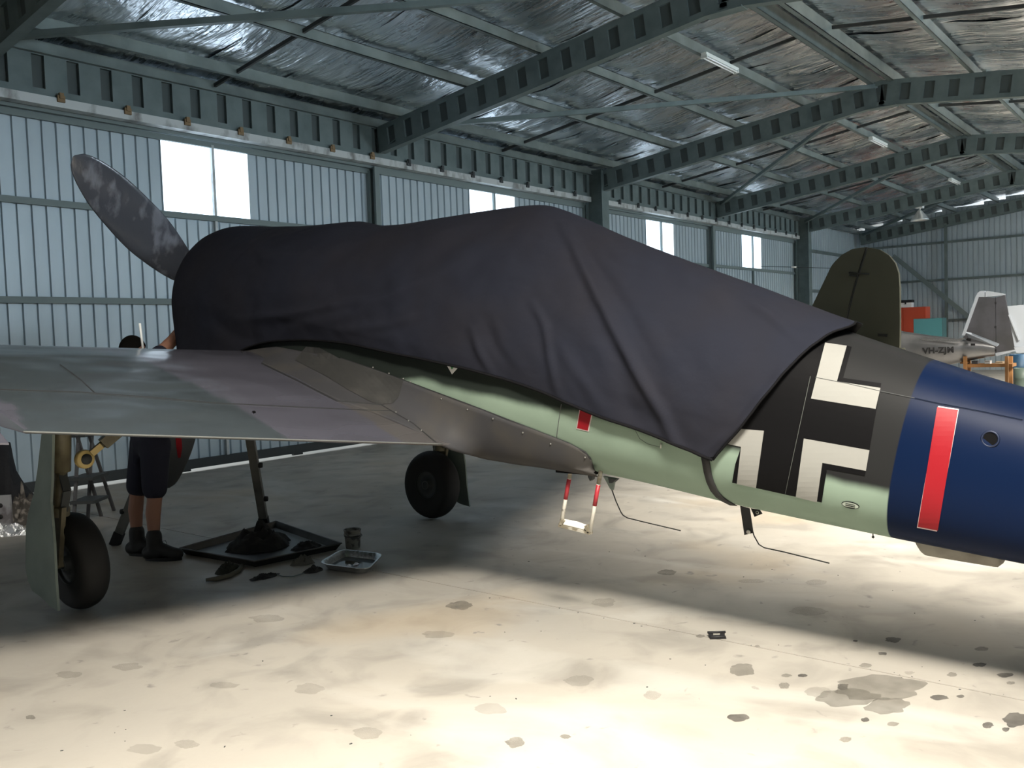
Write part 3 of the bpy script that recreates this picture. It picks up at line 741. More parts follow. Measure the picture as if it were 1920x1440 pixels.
# ---- propeller: hub and three blades
PT = R(12.5); hub = Vector((.88, 0, 2.10)); axp = Vector((math.cos(PT), 0, math.sin(PT)))
sp_ = MB().lathe(hub - axp * .28, axp, [(.34, 0), (.34, .05), (.33, .2), (.28, .4), (.18, .6), (.06, .72), (0, .74)], 32).build('propeller', mat('spinner_paint', (.05, .055, .05), .4), AC)
uz = Vector((-math.sin(PT), 0, math.cos(PT))); uy = Vector((0, 1, 0))
BL = [(.14, .055, .055, 60), (.30, .075, .05, 48), (.42, .125, .04, 34), (.6, .165, .034, 26), (.85, .195, .028, 20), (1.1, .190, .022, 16), (1.3, .172, .017, 13), (1.45, .14, .013, 12), (1.56, .102, .010, 11), (1.63, .058, .007, 10), (1.655, .012, .004, 10)]
def blade(theta, mt, nm='blade', lab=None):
    rd = uz * math.cos(theta) + uy * math.sin(theta); tg = axp.cross(rd); rows = []
    R_ = .14
    while R_ <= 1.6551:
        hw_, th_, tw = smoothtab(BL, R_); tw = R(tw); cdv = tg * math.cos(tw) - axp * math.sin(tw); nv = axp * math.cos(tw) + tg * math.sin(tw)
        rows.append([hub + rd * R_ + cdv * hw_ * math.cos(2 * math.pi * k / 20) + nv * th_ * math.sin(2 * math.pi * k / 20) for k in range(20)]); R_ += .0303
    mb = MB().grid(rows, True, True); mb.add(rows[-1], [tuple(range(20))])
    return mb.build(nm, mt, sp_, label=lab)
blade(R(49), WRAP, lab='glossy grey blade pointing up to the left')
lowb = blade(R(169), mat('blade_dark', (.05, .055, .06), .4), lab='dark lower blade with a red stripe')
blade(R(289), WRAP)
lb_mb = BVHTree.FromPolygons([v.co.copy() for v in lowb.data.vertices], [tuple(p.vertices) for p in lowb.data.polygons])
# red stripe on the lower blade
decal('blade_stripe', [(328, 815), (339, 815), (341, 840), (338, 858), (333, 858), (330, 838)], RED, [lb_mb], .004, 6)
# ---- main gear
def wheel(c, ax, r=.325, wd=.19):
    c, ax = Vector(c), Vector(ax).normalized(); h = wd / 2; prof = []
    for k in range(17):
        a = R(-90 + 180 * k / 16); prof.append((r - .085 + .085 * math.cos(a) ** .8 if math.cos(a) > 1e-6 else r - .085, h * math.sin(a) * (1.0)))
    prof = [(.13, -h * .8)] + prof + [(.13, h * .8)]
    o = MB().lathe(c, ax, prof, 40).build('wheel', TYRE, AC)
    hb = MB().lathe(c, ax, [(.0, -h * .75), (.05, -h * .78), (.05, -h * .6), (.13, -h * .62), (.14, -h * .85), (.145, -h * .6)], 32).lathe(c, ax, [(.145, h * .6), (.14, h * .85), (.13, h * .62), (.05, h * .6), (.05, h * .95), (0, h * .97)], 32).build('wheel_hub', DARK, o)
    for w_ in (.96, -.82): MB().lathe(c, ax, [(.042, h * w_), (.042, h * (w_ + .04)), (.034, h * (w_ + .04)), (.034, h * w_)], 20).build('hub_ring', mat('hub_ring', (.09, .1, .1), .5), o)
    return o
def gear(s_):
    wc = Vector((.0, s_ * 1.70, .335)); leg_top = Vector((-.16, s_ * 1.80, 1.52)); ax = Vector((0, 1, s_ * -.06))
    wheel(wc, ax)
    lt = Vector((-.16, s_ * 1.80, 1.5)); lb = Vector((-.03, s_ * 1.80, .66))
    lg = MB().tube([lt, lb + (lt - lb) * .35], .062, 16).tube([lb + (lt - lb) * .36, lb], .042, 16).build('gear_leg', TAN, AC)
    # fork plate tapering to the axle
    MB().prism([(-.13, s_ * 1.80, .72), (.07, s_ * 1.80, .72), (.03, s_ * 1.80, .36), (-.03, s_ * 1.80, .33)], (0, s_ * .03, 0)).tube([(.0, s_ * 1.62, .335), (.0, s_ * 1.84, .335)], .028, 12).build('fork', TAN, lg)
    MB().lathe(lb + Vector((0, 0, .0)), (lt - lb), [(.06, 0), (.06, .05), (.045, .06)], 16).build('collar', TAN, lg)
    # torque links
    MB().bar(lb + Vector((-.05, 0, .02)), lb + Vector((-.12, 0, .17)), .05, .015).bar(lb + Vector((-.12, 0, .17)), lb + Vector((-.05, 0, .32)), .05, .015).build('torque_link', DARK, lg)
    # retraction strut with yellow lug
    j = Vector((-.16, s_ * 1.68, 1.02)); up_ = Vector((-.30, s_ * 1.18, 1.42))
    st = MB().bar(j.lerp(up_, .22), up_, .085, .07).tube([j.lerp(up_, .08), j.lerp(up_, .26)], .025, 10).build('retraction_strut', TAN, lg)
    lugax = Vector((1, .1, 0)).normalized()
    MB().lathe(j - lugax * .02, lugax, [(.036, 0), (.058, 0), (.062, .01), (.062, .035), (.058, .045), (.036, .045), (.036, 0)], 24).bar(j.lerp(up_, .08), j.lerp(up_, .2), .05, .04).build('yellow_lug', YEL, st, label='yellow ring lug')
    MB().lathe(j - lugax * .03, lugax, [(0, 0), (.034, 0), (.034, .06), (0, .065)], 16).build('pivot_pin', DARK, st)
    # upper gear door (slender) and lower wheel cover, outboard
    DP_ = [(84, 806), (104, 812), (105, 900), (104, 940), (108, 975), (113, 1020), (118, 1085), (124, 1142), (108, 1132), (92, 1116), (75, 1104), (66, 1084), (61, 1060), (60, 1020), (60, 985), (63, 960), (72, 925), (78, 880)]
    DP_ = [hl(x_, y_, 1.90) for x_, y_ in DP_]
    dr = MB().prism([(p.x, s_ * (1.90 + .03 * (1.3 - p.z)), max(p.z, .03)) for p in DP_], (0, s_ * .016, 0)).build('gear_door', PRIMER, AC)
    MB().tube([(-.16, s_ * 1.89, 1.3), (-.10, s_ * 1.89, .72)], .016, 8).build('door_stiffener', PRIMER, dr)
    for za, xa in ((.98, -.09), (.72, -.06)): cv = MB().bar((xa, s_ * 1.89, za), (xa + .06, s_ * 1.80, za), .045, .03).build('door_bracket', TAN, dr)
    return cv
gear(1); gear(-1)
# ---- boarding stirrup, aerials and belly clutter
WT = mat('chipped_white', (.62, .60, .54), .5, var=((18, 18, 18), (.12, .10, .07), .58, .66)); RD2 = mat('stirrup_red', (.32, .02, .03), .45)
GRIME = mat('greasy_metal', (.16, .14, .10), .6, var=((20, 20, 20), (.35, .33, .28), .5, .6))
sy = .22
def seg(a, b_, t0, t1): return [a.lerp(b_, t0), a.lerp(b_, t1)]
r1a, r1b = hl(1071, 876, sy), hl(1052, 984, sy); r2a, r2b = hl(1126, 886, sy), hl(1106, 998, sy)
bs = MB().tube(seg(r1a, r1b, 0, 1), .012, 10).tube(seg(r2a, r2b, 0, 1), .012, 10).build('boarding_step', WT, AC, label='red and white striped stirrup step hanging below the belly')
for a, b_ in ((r1a, r1b), (r2a, r2b)):
    MB().tube(seg(a, b_, .20, .55), .0128, 12).build('red_band', RD2, bs)
    MB().tube(seg(a, b_, -.12, .19), .0125, 10).build('rail_top', GRIME, bs)
MB().bar(r1b + Vector((.01, 0, -.004)), r2b + Vector((-.01, 0, -.004)), .03, .014).bar(r1b, r1b + Vector((-.02, .0, .03)), .03, .02).bar(r2b, r2b + Vector((.02, .0, .04)), .03, .02).build('foot_bar', GRIME, bs)
q1, q2 = r1b + Vector((-.01, 0, .004)), r2b + Vector((.01, 0, .008))
mid = (q1 + q2) / 2
MB().prism([q1, q2, q2 + Vector((0, -.012, .02)), mid + Vector((0, -.02, .026)), q1 + Vector((0, -.012, .024))], (0, 0, .006)).build('tread', mat('tread_white', (.75, .72, .64), .5), bs)
MB().b2((-3.16, .17, .915), (-2.90, .235, .94)).build('step_slot', BLK, AC)
def aerial(tip, base, pts, lab):
    o = MB().tube([hl(x, y, 0) for x, y in pts], .0035, 6).build('whip_aerial', DARK, AC, label=lab); return o
aerial(0, 0, [(1146, 915), (1155, 940), (1164, 960), (1168, 966), (1176, 971), (1200, 977), (1276, 995)], 'thin bent wire aerial behind the boarding step')
MB().prism([hl(1131, 893, .01), hl(1152, 897, .01), hl(1148, 919, .01), hl(1144, 917, .01)], (0, -.02, 0)).build('aerial_base', PRIMER, AC)
MB().prism([hl(1140, 896, .02), hl(1155, 899, .02), hl(1147, 906, .02), hl(1142, 906, .02)], (0, -.04, 0)).build('drain_stub', DARK, AC)
MB().prism([hl(1103, 886, .02), hl(1112, 887, .02), hl(1110, 899, .02), hl(1106, 902, .02), hl(1102, 894, .02)], (0, -.03, 0)).build('drain_mast', DARK, AC)
aerial(0, 0, [(1408, 985), (1414, 1005), (1423, 1021), (1433, 1027), (1470, 1035), (1555, 1056)], 'thin bent wire aerial beside the hanging strap')
# ------------------------------------------------------------------ dust cover over engine and canopy
# x, ztop, halfwidth, zmax-width, roundness
CV = [(-4.75, 1.66, .365, 1.15, 2.0), (-4.48, 1.745, .38, 1.2, 2.0), (-4.16, 1.88, .41, 1.25, 1.8), (-3.76, 2.045, .44, 1.34, 1.6), (-3.44, 2.18, .46, 1.42, 1.5), (-3.26, 2.262, .47, 1.46, 1.5), (-3.09, 2.345, .475, 1.5, 1.5),
      (-2.9, 2.435, .485, 1.54, 1.5), (-2.71, 2.50, .49, 1.58, 1.5), (-2.41, 2.52, .50, 1.62, 1.5), (-2.1, 2.52, .505, 1.68, 1.6), (-1.71, 2.52, .515, 1.75, 1.7), (-1.29, 2.53, .53, 1.82, 1.8),
      (-1.01, 2.59, .545, 1.88, 1.9), (-.71, 2.60, .57, 1.93, 2.0), (-.06, 2.65, .62, 2.02, 2.1), (.25, 2.69, .635, 2.05, 2.1), (.42, 2.69, .63, 2.06, 2.1), (.52, 2.64, .60, 2.07, 2.1), (.60, 2.55, .52, 2.07, 2.1), (.68, 2.38, .36, 2.08, 2.0)]
# port hem: x -> z, y
HEM = [(-3.99, 1.075, .40), (-3.64, 1.20, .44), (-3.35, 1.285, .46), (-2.97, 1.415, .475), (-2.58, 1.515, .49), (-2.33, 1.565, .50), (-1.87, 1.64, .50), (-1.37, 1.72, .505), (-.91, 1.75, .52), (-.5, 1.73, .55), (-.1, 1.62, .585), (.4, 1.50, .58), (.6, 1.50, .50), (.68, 1.52, .36)]
FOLDS = [([(1060, 425), (1085, 480), (1130, 570), (1165, 640), (1215, 730), (1250, 790), (1275, 850)], .030, 11),
         ([(1085, 440), (1120, 500), (1180, 590), (1240, 700)], -.012, 14),
         ([(1000, 570), (1022, 610), (1035, 680), (1050, 740)], .018, 8),
         ([(890, 620), (905, 665), (925, 700)], .016, 8), ([(915, 600), (930, 650), (960, 690)], -.010, 10),
         ([(450, 600), (540, 592), (640, 570), (720, 560)], .022, 10), ([(560, 610), (660, 590), (760, 545), (860, 500), (900, 470)], .020, 15),
         ([(520, 500), (600, 480), (700, 440), (760, 430)], .013, 14), ([(480, 460), (500, 490), (560, 485), (590, 470)], .014, 9),
         ([(640, 620), (720, 612), (800, 590)], .010, 9), ([(700, 520), (800, 490), (880, 440), (950, 410)], -.012, 16),
         ([(1320, 855), (1390, 800), (1450, 730), (1480, 690)], .018, 12), ([(1240, 470), (1300, 530), (1380, 560), (1480, 600)], .010, 18), ([(1100, 420), (1160, 480), (1230, 500)], .014, 11),
         ([(1390, 560), (1440, 590), (1500, 640)], .012, 10), ([(1150, 640), (1180, 760), (1210, 800)], -.012, 18), ([(1040, 640), (1100, 720), (1140, 780)], .010, 12), ([(400, 600), (440, 630), (500, 640)], -.012, 14)]
def seg_dist(px, py, a, b_):
    dx, dy = b_[0] - a[0], b_[1] - a[1]; t = max(0, min(1, ((px - a[0]) * dx + (py - a[1]) * dy) / (dx * dx + dy * dy)))
    return math.hypot(px - a[0] - t * dx, py - a[1] - t * dy), t
def fold_disp(p):
    px, py, _ = project(awor(p)); s_ = 0
    for P, amp, wd in FOLDS:
        best = 1e9; bt = 0; n = len(P) - 1
        for i in range(n):
            d, t = seg_dist(px, py, P[i], P[i + 1])
            if d < best: best = d; bt = (i + t) / n
        if best < wd * 4:
            # ridge with a valley on its lower side
            k = math.sin(math.pi * min(max(bt, .06), .97)) ** .5
            s_ += 1.35 * amp * k * (math.exp(-(best / wd) ** 2) - .35 * math.exp(-(best / (wd * 2.2)) ** 2))
    return s_
def cover_pt(x, v, s_):
    """v 0 = ridge line, 1 = hem; s_ side"""
    zt, hw, zm, n = smoothtab(CV, x); zh, yh = smoothtab(HEM, x)
    zh = min(zh, zt - .05)
    if x < -3.99: zh, yh = 1.08 + (-3.99 - x) * .1, .40 - (-3.99 - x) * .09
    zm = max(zm, zh + .0)
    # arc length split
    upL = (zt - zm) + hw * .6; loL = zm - zh; tot = upL + loL; q = v * tot
    if q <= upL:
        a = q / upL * math.pi / 2; y = hw * math.sin(a) ** (2 / n if n < 2 else 1); z = zm + (zt - zm) * math.cos(a) ** (1 if n >= 2 else 1.0)
        if n < 2:  # flatter flank: blend with straight line from ridge to shoulder
            k = (2 - n); t = q / upL; y = y * (1 - k) + hw * (1 - (1 - t) ** 1.5) * k; z = z * (1 - k) + (zt - (zt - zm) * t ** 1.25) * k
    else:
        t = (q - upL) / max(loL, 1e-5); y = hw + (yh - hw) * t; z = zm + (zh - zm) * t
    return Vector((x, s_ * y, z))
REAR = [(0, -4.56), (.12, -4.565), (.3, -4.50), (.5, -4.40), (.7, -4.28), (.85, -4.16), (.95, -4.05), (1, -3.99)]
COVER = mat('cover_cloth', (.011, .0125, .020), .85, spec=.14, bump=((5, 5, 5), .25, .03), var=((2, 2, 2), (.013, .013, .018), .4, .7))
HEMM = mat('cover_binding', (.006, .006, .007), .9, spec=.08)
rows = []; NX, NV = 300, 100
def cover_row(i):
    u_ = i / NX; L_ = []
    for k in range(-NV, NV + 1):
        v = abs(k) / NV; xr = smoothtab(REAR, v)[0]; xf = .68; x = xr + (xf - xr) * u_ ** .95
        p = cover_pt(x, v, 1 if k >= 0 else -1)
        if k >= 0:
            f_ = fold_disp(p)
            f_ += .014 * fbm((x * 2.2, v * 3, 1.7), 3) + .003 * fbm((x * 9, v * 12, 4.7), 2)
        else: f_ = .012 * fbm((x * 2.2, v * 3, 7.7), 3)
        nrm = Vector((0, (1 if k >= 0 else -1) * (.35 + .65 * v), .75 * (1 - v) + .05)).normalized()
        p += nrm * (f_ * min(1, v * 3 + .25) + .012)
        L_.append(p)
    return L_
rows = [cover_row(i) for i in range(NX + 1)]
COV = MB().grid(rows).build('dust_cover', COVER, solid=.004); COV.matrix_world = ACM
tag(COV, 'dark charcoal fabric dust cover draped over engine and canopy of the fighter', 'cover')
cvv = MB().grid(rows); cbv = BVHTree.FromPolygons(cvv.v, [tuple(f) for f in cvv.f])
hem = [r_[-1] for r_ in rows]; rear = rows[0][NV:]
def ribbon(pts, wd, dirs, off):
    return
h1 = MB().tube([p + Vector((0, .003, 0)) for p in hem[::3]], .008, 6).tube([p + Vector((-.002, .003, 0)) for p in rear[::2]], .006, 6)
o = h1.build('hem_binding', HEMM, COV)
# closing strap under the fuselage, with a hanging tail and grommets
def strapline(px):
    Q = [cast(x, y, FB, .008) for x, y in px]; return [q for q in Q if q]
SP = strapline([(1322, 852), (1325, 868), (1328, 885), (1333, 903), (1340, 918), (1350, 930), (1362, 938), (1376, 945), (1388, 948)])
L_, R2 = [], []
for i, q in enumerate(SP):
    t = SP[min(i + 1, len(SP) - 1)] - SP[max(i - 1, 0)]; s_ = Vector((1, 0, 0)); s_ = (s_ - t.normalized() * s_.dot(t.normalized())).normalized() * .021
    L_.append(q + s_); R2.append(q - s_)
STRAP = mat('strap_webbing', (.012, .012, .013), .7)
MB().grid([L_, R2]).build('strap', STRAP, COV, solid=.003)
a_, b_, c_, d_ = hl(1388, 948, .02), hl(1406, 953, .02), hl(1413, 999, .02), hl(1396, 1003, .02)
tl = MB().prism([a_, b_, c_, d_], (0, .003, 0)).build('strap_tail', STRAP, COV)
gc = hl(1403.5, 997, .026)
MB().lathe(gc, (0, 1, 0), [(.006, .0), (.012, .0), (.012, .003), (.006, .003)], 20).build('grommet', STL, tl)
MB().lathe(gc, (0, 1, 0), [(.006, .001), (0, .001)], 16).build('grommet_hole', mat('floor_glimpse', (.5, .47, .42), .7), tl)
t2 = MB().prism([hl(1408, 953, -.03), hl(1425, 956, -.03), hl(1430, 963, -.03), hl(1415, 969, -.03)], (0, .003, 0)).build('strap_tail', STRAP, COV)
g2 = hl(1420, 961, -.024)
MB().lathe(g2, (0, 1, 0), [(.005, .0), (.009, .0), (.009, .003), (.005, .003)], 20).build('grommet', STL, t2)
# ------------------------------------------------------------------ person behind the wing
DP = 7.35
def P_(px, py, dd=0): return at(px, py, DP + dd)
SKIN = mat('skin', (.30, .15, .10), .55); HAIR = mat('dark_hair', (.004, .0035, .003), .9, spec=.1)
NAVY = mat('navy_work_cotton', (.010, .012, .028), .85); BOOT = mat('black_boot_leather', (.010, .010, .010), .6); LACE = mat('lace_grey', (.12, .12, .12), .8)
feet0 = floor_at(283, 1040)
PER = empty('person', feet0); PI_ = Matrix.Translation(-feet0)
tag(PER, 'person in navy shorts and black boots standing behind the wing, reaching up to the engine', 'person')
def pl_(p): return PI_ @ p
side = right.copy(); side.z = 0; side.normalize(); away = fwd.copy(); away.z = 0; away.normalize(); Z = Vector((0, 0, 1))
ankA = pl_(at(257, 1010, 7.45)); ankA.z = .10; ankB = pl_(at(289, 1012, 7.25)); ankB.z = .10
kA = pl_(at(257, 935, 7.45)); kA.z = .50; kB = pl_(at(290, 935, 7.27)); kB.z = .50
hA = pl_(at(272, 820, 7.45)); hA.z = .93; hB = pl_(at(290, 820, 7.27)); hB.z = .93
pel = (hA + hB) / 2 + Z * .05; wai = pel + Z * .16 - side * .01; che = pel + Z * .40 - side * .02
nec = pl_(at(262, 682, 7.36)); hed = pl_(at(250, 658, 7.36)); shL = che + Z * .10 + away * .19; shR = che + Z * .12 - away * .19
b = MB()
for an, kn, hp in ((ankA, kA, hA), (ankB, kB, hB)):
    cal = kn.lerp(an, .3) - side * .012
    b.cap(hp, .095, kn, .062).cap(kn, .060, cal, .062).cap(cal, .060, an, .038).cap(an, .04, an + side * .14 - Z * .04, .035)
b.cap(hA, .11, hB, .11).cap(pel, .14, wai, .12).cap(wai, .125, che, .15).cap(shL, .075, shR, .075).cap(che + Z * .08, .08, nec, .055).cap(nec, .055, hed, .06)
b.ball(hed, .098, 20, (1.0, .84, 1.15), Matrix((side, away, Z)).transposed())
fc_ = hed + side * .085
b.ball(hed + side * .055 - Z * .06, .055, 14).ball(fc_ + side * .018 - Z * .012, .017, 10, (1, .8, 1.5)).ball(fc_ - Z * .052 + side * .004, .018, 8).ball(hed - away * .082 - Z * .005, .026, 10, (.8, .4, 1.2)).ball(hed + away * .082 - Z * .005, .026, 10, (.8, .4, 1.2))
elR = pl_(at(322, 640, 7.40)); elL = pl_(at(330, 700, 7.5)); wrR = pl_(at(352, 600, 7.42)); wrL = pl_(at(372, 668, 7.5))
shR = pl_(at(288, 676, 7.25)); b.cap(shR, .062, elR, .050).cap(elR, .049, wrR, .032).cap(shL, .06, elL, .045).cap(elL, .045, wrL, .03).cap(che + Z * .1, .08, shR, .065)
for wr_, el_ in ((wrR, elR), (wrL, elL)):   # palm, four curled fingers of unequal length, thumb from the side
    d = (wr_ - el_).normalized(); ac = d.cross(Z).normalized(); nn = ac.cross(d)
    pm = wr_ + d * .055; b.cap(wr_, .027, pm, .033)
    for k, ln in enumerate((.062, .074, .07, .054)):
        r0 = pm + ac * (.033 - .022 * k) + d * .02; m1 = r0 + d * ln * .55 - nn * .008; m2 = m1 + d * ln * .35 - nn * ln * .4
        b.cap(r0, .0095, m1, .009, 8).cap(m1, .009, m2, .0075, 8)
    t0 = wr_ + ac * .03 + d * .02; t1 = t0 + ac * .03 + d * .03 - nn * .01; b.cap(t0, .013, t1, .010, 8).cap(t1, .010, t1 + d * .03 - nn * .012, .009, 8)
b.build('body', SKIN, PER, remesh=.008, smoothit=5)
h = MB()
rows = []
for i in range(13):
    a = R(-10 + 100 * i / 12); row = []
    for k in range(28):
        t = 2 * math.pi * k / 28; fr = max(0, math.cos(t)); lift = R(32) * fr ** 2
        aa = a + (lift * (1 - i / 12)); q = Vector((math.cos(aa) * math.cos(t) * .106, math.cos(aa) * math.sin(t) * .092, math.sin(aa) * .120))
        row.append(hed + side * (q.x - .006) + away * q.y + Z * (q.z + .008) * (1 + .03 * fbm((k, i, 2.))))
    rows.append(row)
h.grid(rows, True, True).build('hair', HAIR, PER, solid=.008)
s_ = MB()
for kn, hp in ((kA, hA), (kB, hB)): s_.cap(hp + Z * .02, .125, hp.lerp(kn, .80), .102)
s_.cap(hA, .13, hB, .13).cap(pel, .15, wai, .14)
s_.box((hA + hB) / 2 - side * .11 - Z * .06, (.05, .10, .18), Matrix((side, away, Z)).transposed())
s_.build('shorts', NAVY, PER, remesh=.014, smoothit=6)
t_ = MB().cap(wai, .145, che, .175).cap(shL, .09, che + Z * .1, .10).cap(shR, .088, che + Z * .1, .10).cap(shR, .085, shR.lerp(elR, .35), .075).cap(shL, .08, shL.lerp(elL, .4), .07).cap(pel + Z * .02, .155, wai, .145)
t_.build('shirt', NAVY, PER, remesh=.014, smoothit=6)
for an, off in ((ankA, -.0), (ankB, .03)):
    d = (side * 1.0 - away * .25 + (away * .1 if off else Vector())).normalized(); bt = MB()
    bt.cap(an + Z * .10, .064, an - Z * .03, .062).cap(an - d * .05 - Z * .04, .060, an + d * .04 - Z * .04, .060).cap(an + d * .02 - Z * .0, .058, an + d * .16 - Z * .045, .050).cap(an + d * .16 - Z * .045, .052, an + d * .20 - Z * .048, .048)
    o = bt.build('boot', BOOT, PER, remesh=.010, smoothit=4)
    sl = []
    for k in range(20):
        a = 2 * math.pi * k / 20; sl.append(Vector((an.x, an.y, 0)) + d * (.075 + .16 * math.cos(a)) + d.cross(Z) * .052 * math.sin(a))
    MB().prism(sl, (0, 0, .025)).build('boot_sole', BLACK, o)
    MB().tube([an + d * .06 + Z * .05 + away * .02, an + d * .10 + Z * .06, an + d * .115 + Z * .02, an + d * .07 + Z * .01 - away * .02], .0028, 6).build('boot_lace', LACE, o)
# ------------------------------------------------------------------ stands, steps and clutter under the wing
ALU = mat('dull_aluminium', (.20, .20, .185), .5, .3, var=((6, 6, 6), (.12, .12, .11), .45, .7))
f1, f2 = floor_at(215, 1022), floor_at(497, 990)
apx = lambda px, py, q: at(px, py, project(q)[2])
top1, top2 = at(345, 692, 7.45), at(447, 690, 7.45)
TR = empty('work_trestle', ((f1 + f2) / 2)); tag(TR, 'grey folding work trestle with black rubber feet beneath the engine', 'trestle')
tl_ = lambda p: p - (f1 + f2) / 2
for f_, tp in ((f1, top1), (f2, top2)):
    lg = MB().bar(tl_(f_.lerp(tp, .05)), tl_(tp), .075, .045, away).build('leg', ALU, TR)
    MB().bar(tl_(f_), tl_(f_.lerp(tp, .075)), .085, .055, away).build('rubber_foot', BLACK, lg)
    for t in (.20, .42):
        q = tl_(f_.lerp(tp, t)); MB().lathe(q + side * (.05 if f_ is f2 else -.045), side, [(0, -.02), (.022, -.02), (.026, 0), (.022, .02), (0, .02)], 14).build('locking_knob', BLACK, lg)
MB().bar(tl_(top1 - side * .05), tl_(top2 + side * .05), .09, .06, away).build('top_beam', ALU, TR)
# small step ladder beside the door
lf1, lf2, lf3 = floor_at(190, 968), floor_at(138, 985), floor_at(150, 972)
lt = at(150, 835, project(lf2)[2] + .1); LD = empty('step_ladder', lf2); tag(LD, 'small dark step ladder standing near the sliding door', 'ladder')
LS = mat('ladder_grey', (.10, .10, .105), .5, .3)
q = lambda p: p - lf2
for a_, b_ in ((lf1, lt), (lf2, lt + Vector((-.02, 0, .0))), (lf1 + away * .3, lt + away * .25), (lf2 + away * .3, lt + away * .25)):
    MB().bar(q(a_), q(b_ + (b_ - a_).normalized() * .12), .03, .022).build('rail', LS, LD)
for py, w_ in ((942, .22), (898, .2)):
    c = at(150 if py > 920 else 148, py, project(lf2)[2]); MB().box(q(c) + side * .03 + away * .14, (.24, .34, .03), Matrix((side, away, Z)).transposed()).build('tread', DARK, LD)
MB().box(q(lt) + Z * .1 + away * .12, (.16, .34, .03), Matrix((side, away, Z)).transposed()).build('top_step', DARK, LD)

def crumple(name, c, rx, ry, h, m, seed=0, amp=.35, label=None, cat=None, rot=0, n=26, group=None, freq=3.0):
    rows = []
    for j in range(n + 1):
        r_ = 1 - j / n; row = []
        for k in range(36):
            a = 2 * math.pi * k / 36; e = 1 + .28 * fbm((math.cos(a) * 1.3 + seed, math.sin(a) * 1.3, seed * 1.7))
            x, y = rx * r_ * math.cos(a) * e, ry * r_ * math.sin(a) * e
            f_ = fbm((x / rx * freq + seed, y / ry * freq, seed * 3.1), 4); z = h * max(0, (1 - r_ ** 2.2)) * (1 + amp * f_ * 1.6) + h * amp * .35 * max(0, fbm((x / rx * 7, y / ry * 7, seed))) * (1 - r_ ** 3)
            row.append(Matrix.Rotation(rot, 3, 'Z') @ Vector((x, y, max(z, .001))))
        rows.append(row)
    o = MB().grid(rows, True, True).build(name, m, loc=c)
    o.data.update()
    if label: tag(o, label, cat, group)
    return o
BRAG = mat('oily_black_cloth', (.014, .014, .014), .85, bump=((30, 30, 30), .4, .01), var=((9, 9, 9), (.035, .033, .03), .5, .7))
TRAYM = mat('oily_tray_steel', (.035, .037, .038), .35, .3, var=((4, 4, 4), (.015, .014, .012), .4, .65))
# drip tray
tc_ = [floor_at(337, 1040), floor_at(518, 988), floor_at(641, 1031), floor_at(478, 1066)]
cen = sum(tc_, Vector()) / 4; T = [p - cen for p in tc_]
tray = MB(); inn = [p * .93 for p in T]
H_ = Vector((0, 0, .055)); base = [p * .93 for p in T]
tray.prism(base, (0, 0, .006))
for i in range(4):
    a_, b_ = T[i], T[(i + 1) % 4]; c_, d_ = base[(i + 1) % 4], base[i]
    tray.add([d_, c_, b_ + H_, a_ + H_, d_ * .985, c_ * .985, b_ * .985 + H_, a_ * .985 + H_], [(0, 1, 2, 3), (7, 6, 5, 4), (3, 2, 6, 7), (0, 4, 5, 1), (0, 3, 7, 4), (1, 5, 6, 2)])
dt = tray.build('drip_tray', TRAYM, loc=cen + Vector((0, 0, .001))); tag(dt, 'large shallow oily steel drip tray on the floor beneath the engine', 'tray')
MB().tube([p + H_ for p in T] + [T[0] + H_], .006, 6).build('rolled_rim', mat('tray_rim', (.10, .10, .10), .4, .4), dt)
crumple('rag_pile', floor_at(490, 1026) + Vector((0, 0, .008)), .30, .24, .15, BRAG, 2, .32, 'heap of black oily rags piled in the drip tray', 'rags')
crumple('rag', floor_at(575, 1028) + Vector((0, 0, .008)), .13, .12, .035, BRAG, 5, .6, 'flat dark rag in the right half of the drip tray', 'rag')
crumple('rag', floor_at(497, 1082), .12, .07, .022, BRAG, 8, .5, 'flat black rag on the floor in front of the drip tray corner', 'rag')
crumple('glove', floor_at(428, 1070), .13, .07, .05, mat('glove_olive', (.030, .032, .024), .9), 11, .5, 'dark olive work glove with a pale cuff left of the tray corner', 'glove', rot=.5)
gv = MB().tube([floor_at(x, y) + Vector((0, 0, .018)) for x, y in ((386, 1092), (405, 1090), (430, 1084), (448, 1074), (455, 1063))], [.012, .018, .018, .018, .014], 8).build('brush', mat('pale_bristle', (.10, .095, .07), .8))
tag(gv, 'curved pale handled brush lying in front of the glove', 'brush')
pr = crumple('paper_towel', floor_at(568, 1058), .09, .05, .05, mat('dirty_towel', (.10, .095, .08), .9), 14, .6, 'crumpled pale paper towel between tray and foil pan', 'towel', rot=-.4)
wl2 = MB().tube([floor_at(x, y) + Vector((0, 0, .006)) for x, y in ((516, 1077), (530, 1082), (550, 1082), (570, 1076))], .004, 6).build('wire_offcut', GALV); tag(wl2, 'short curved pale wire on the floor before the tray', 'wire')
crumple('rag', floor_at(587, 1071), .085, .06, .03, BRAG, 21, .5, 'small black rag beside the foil pan', 'rag')
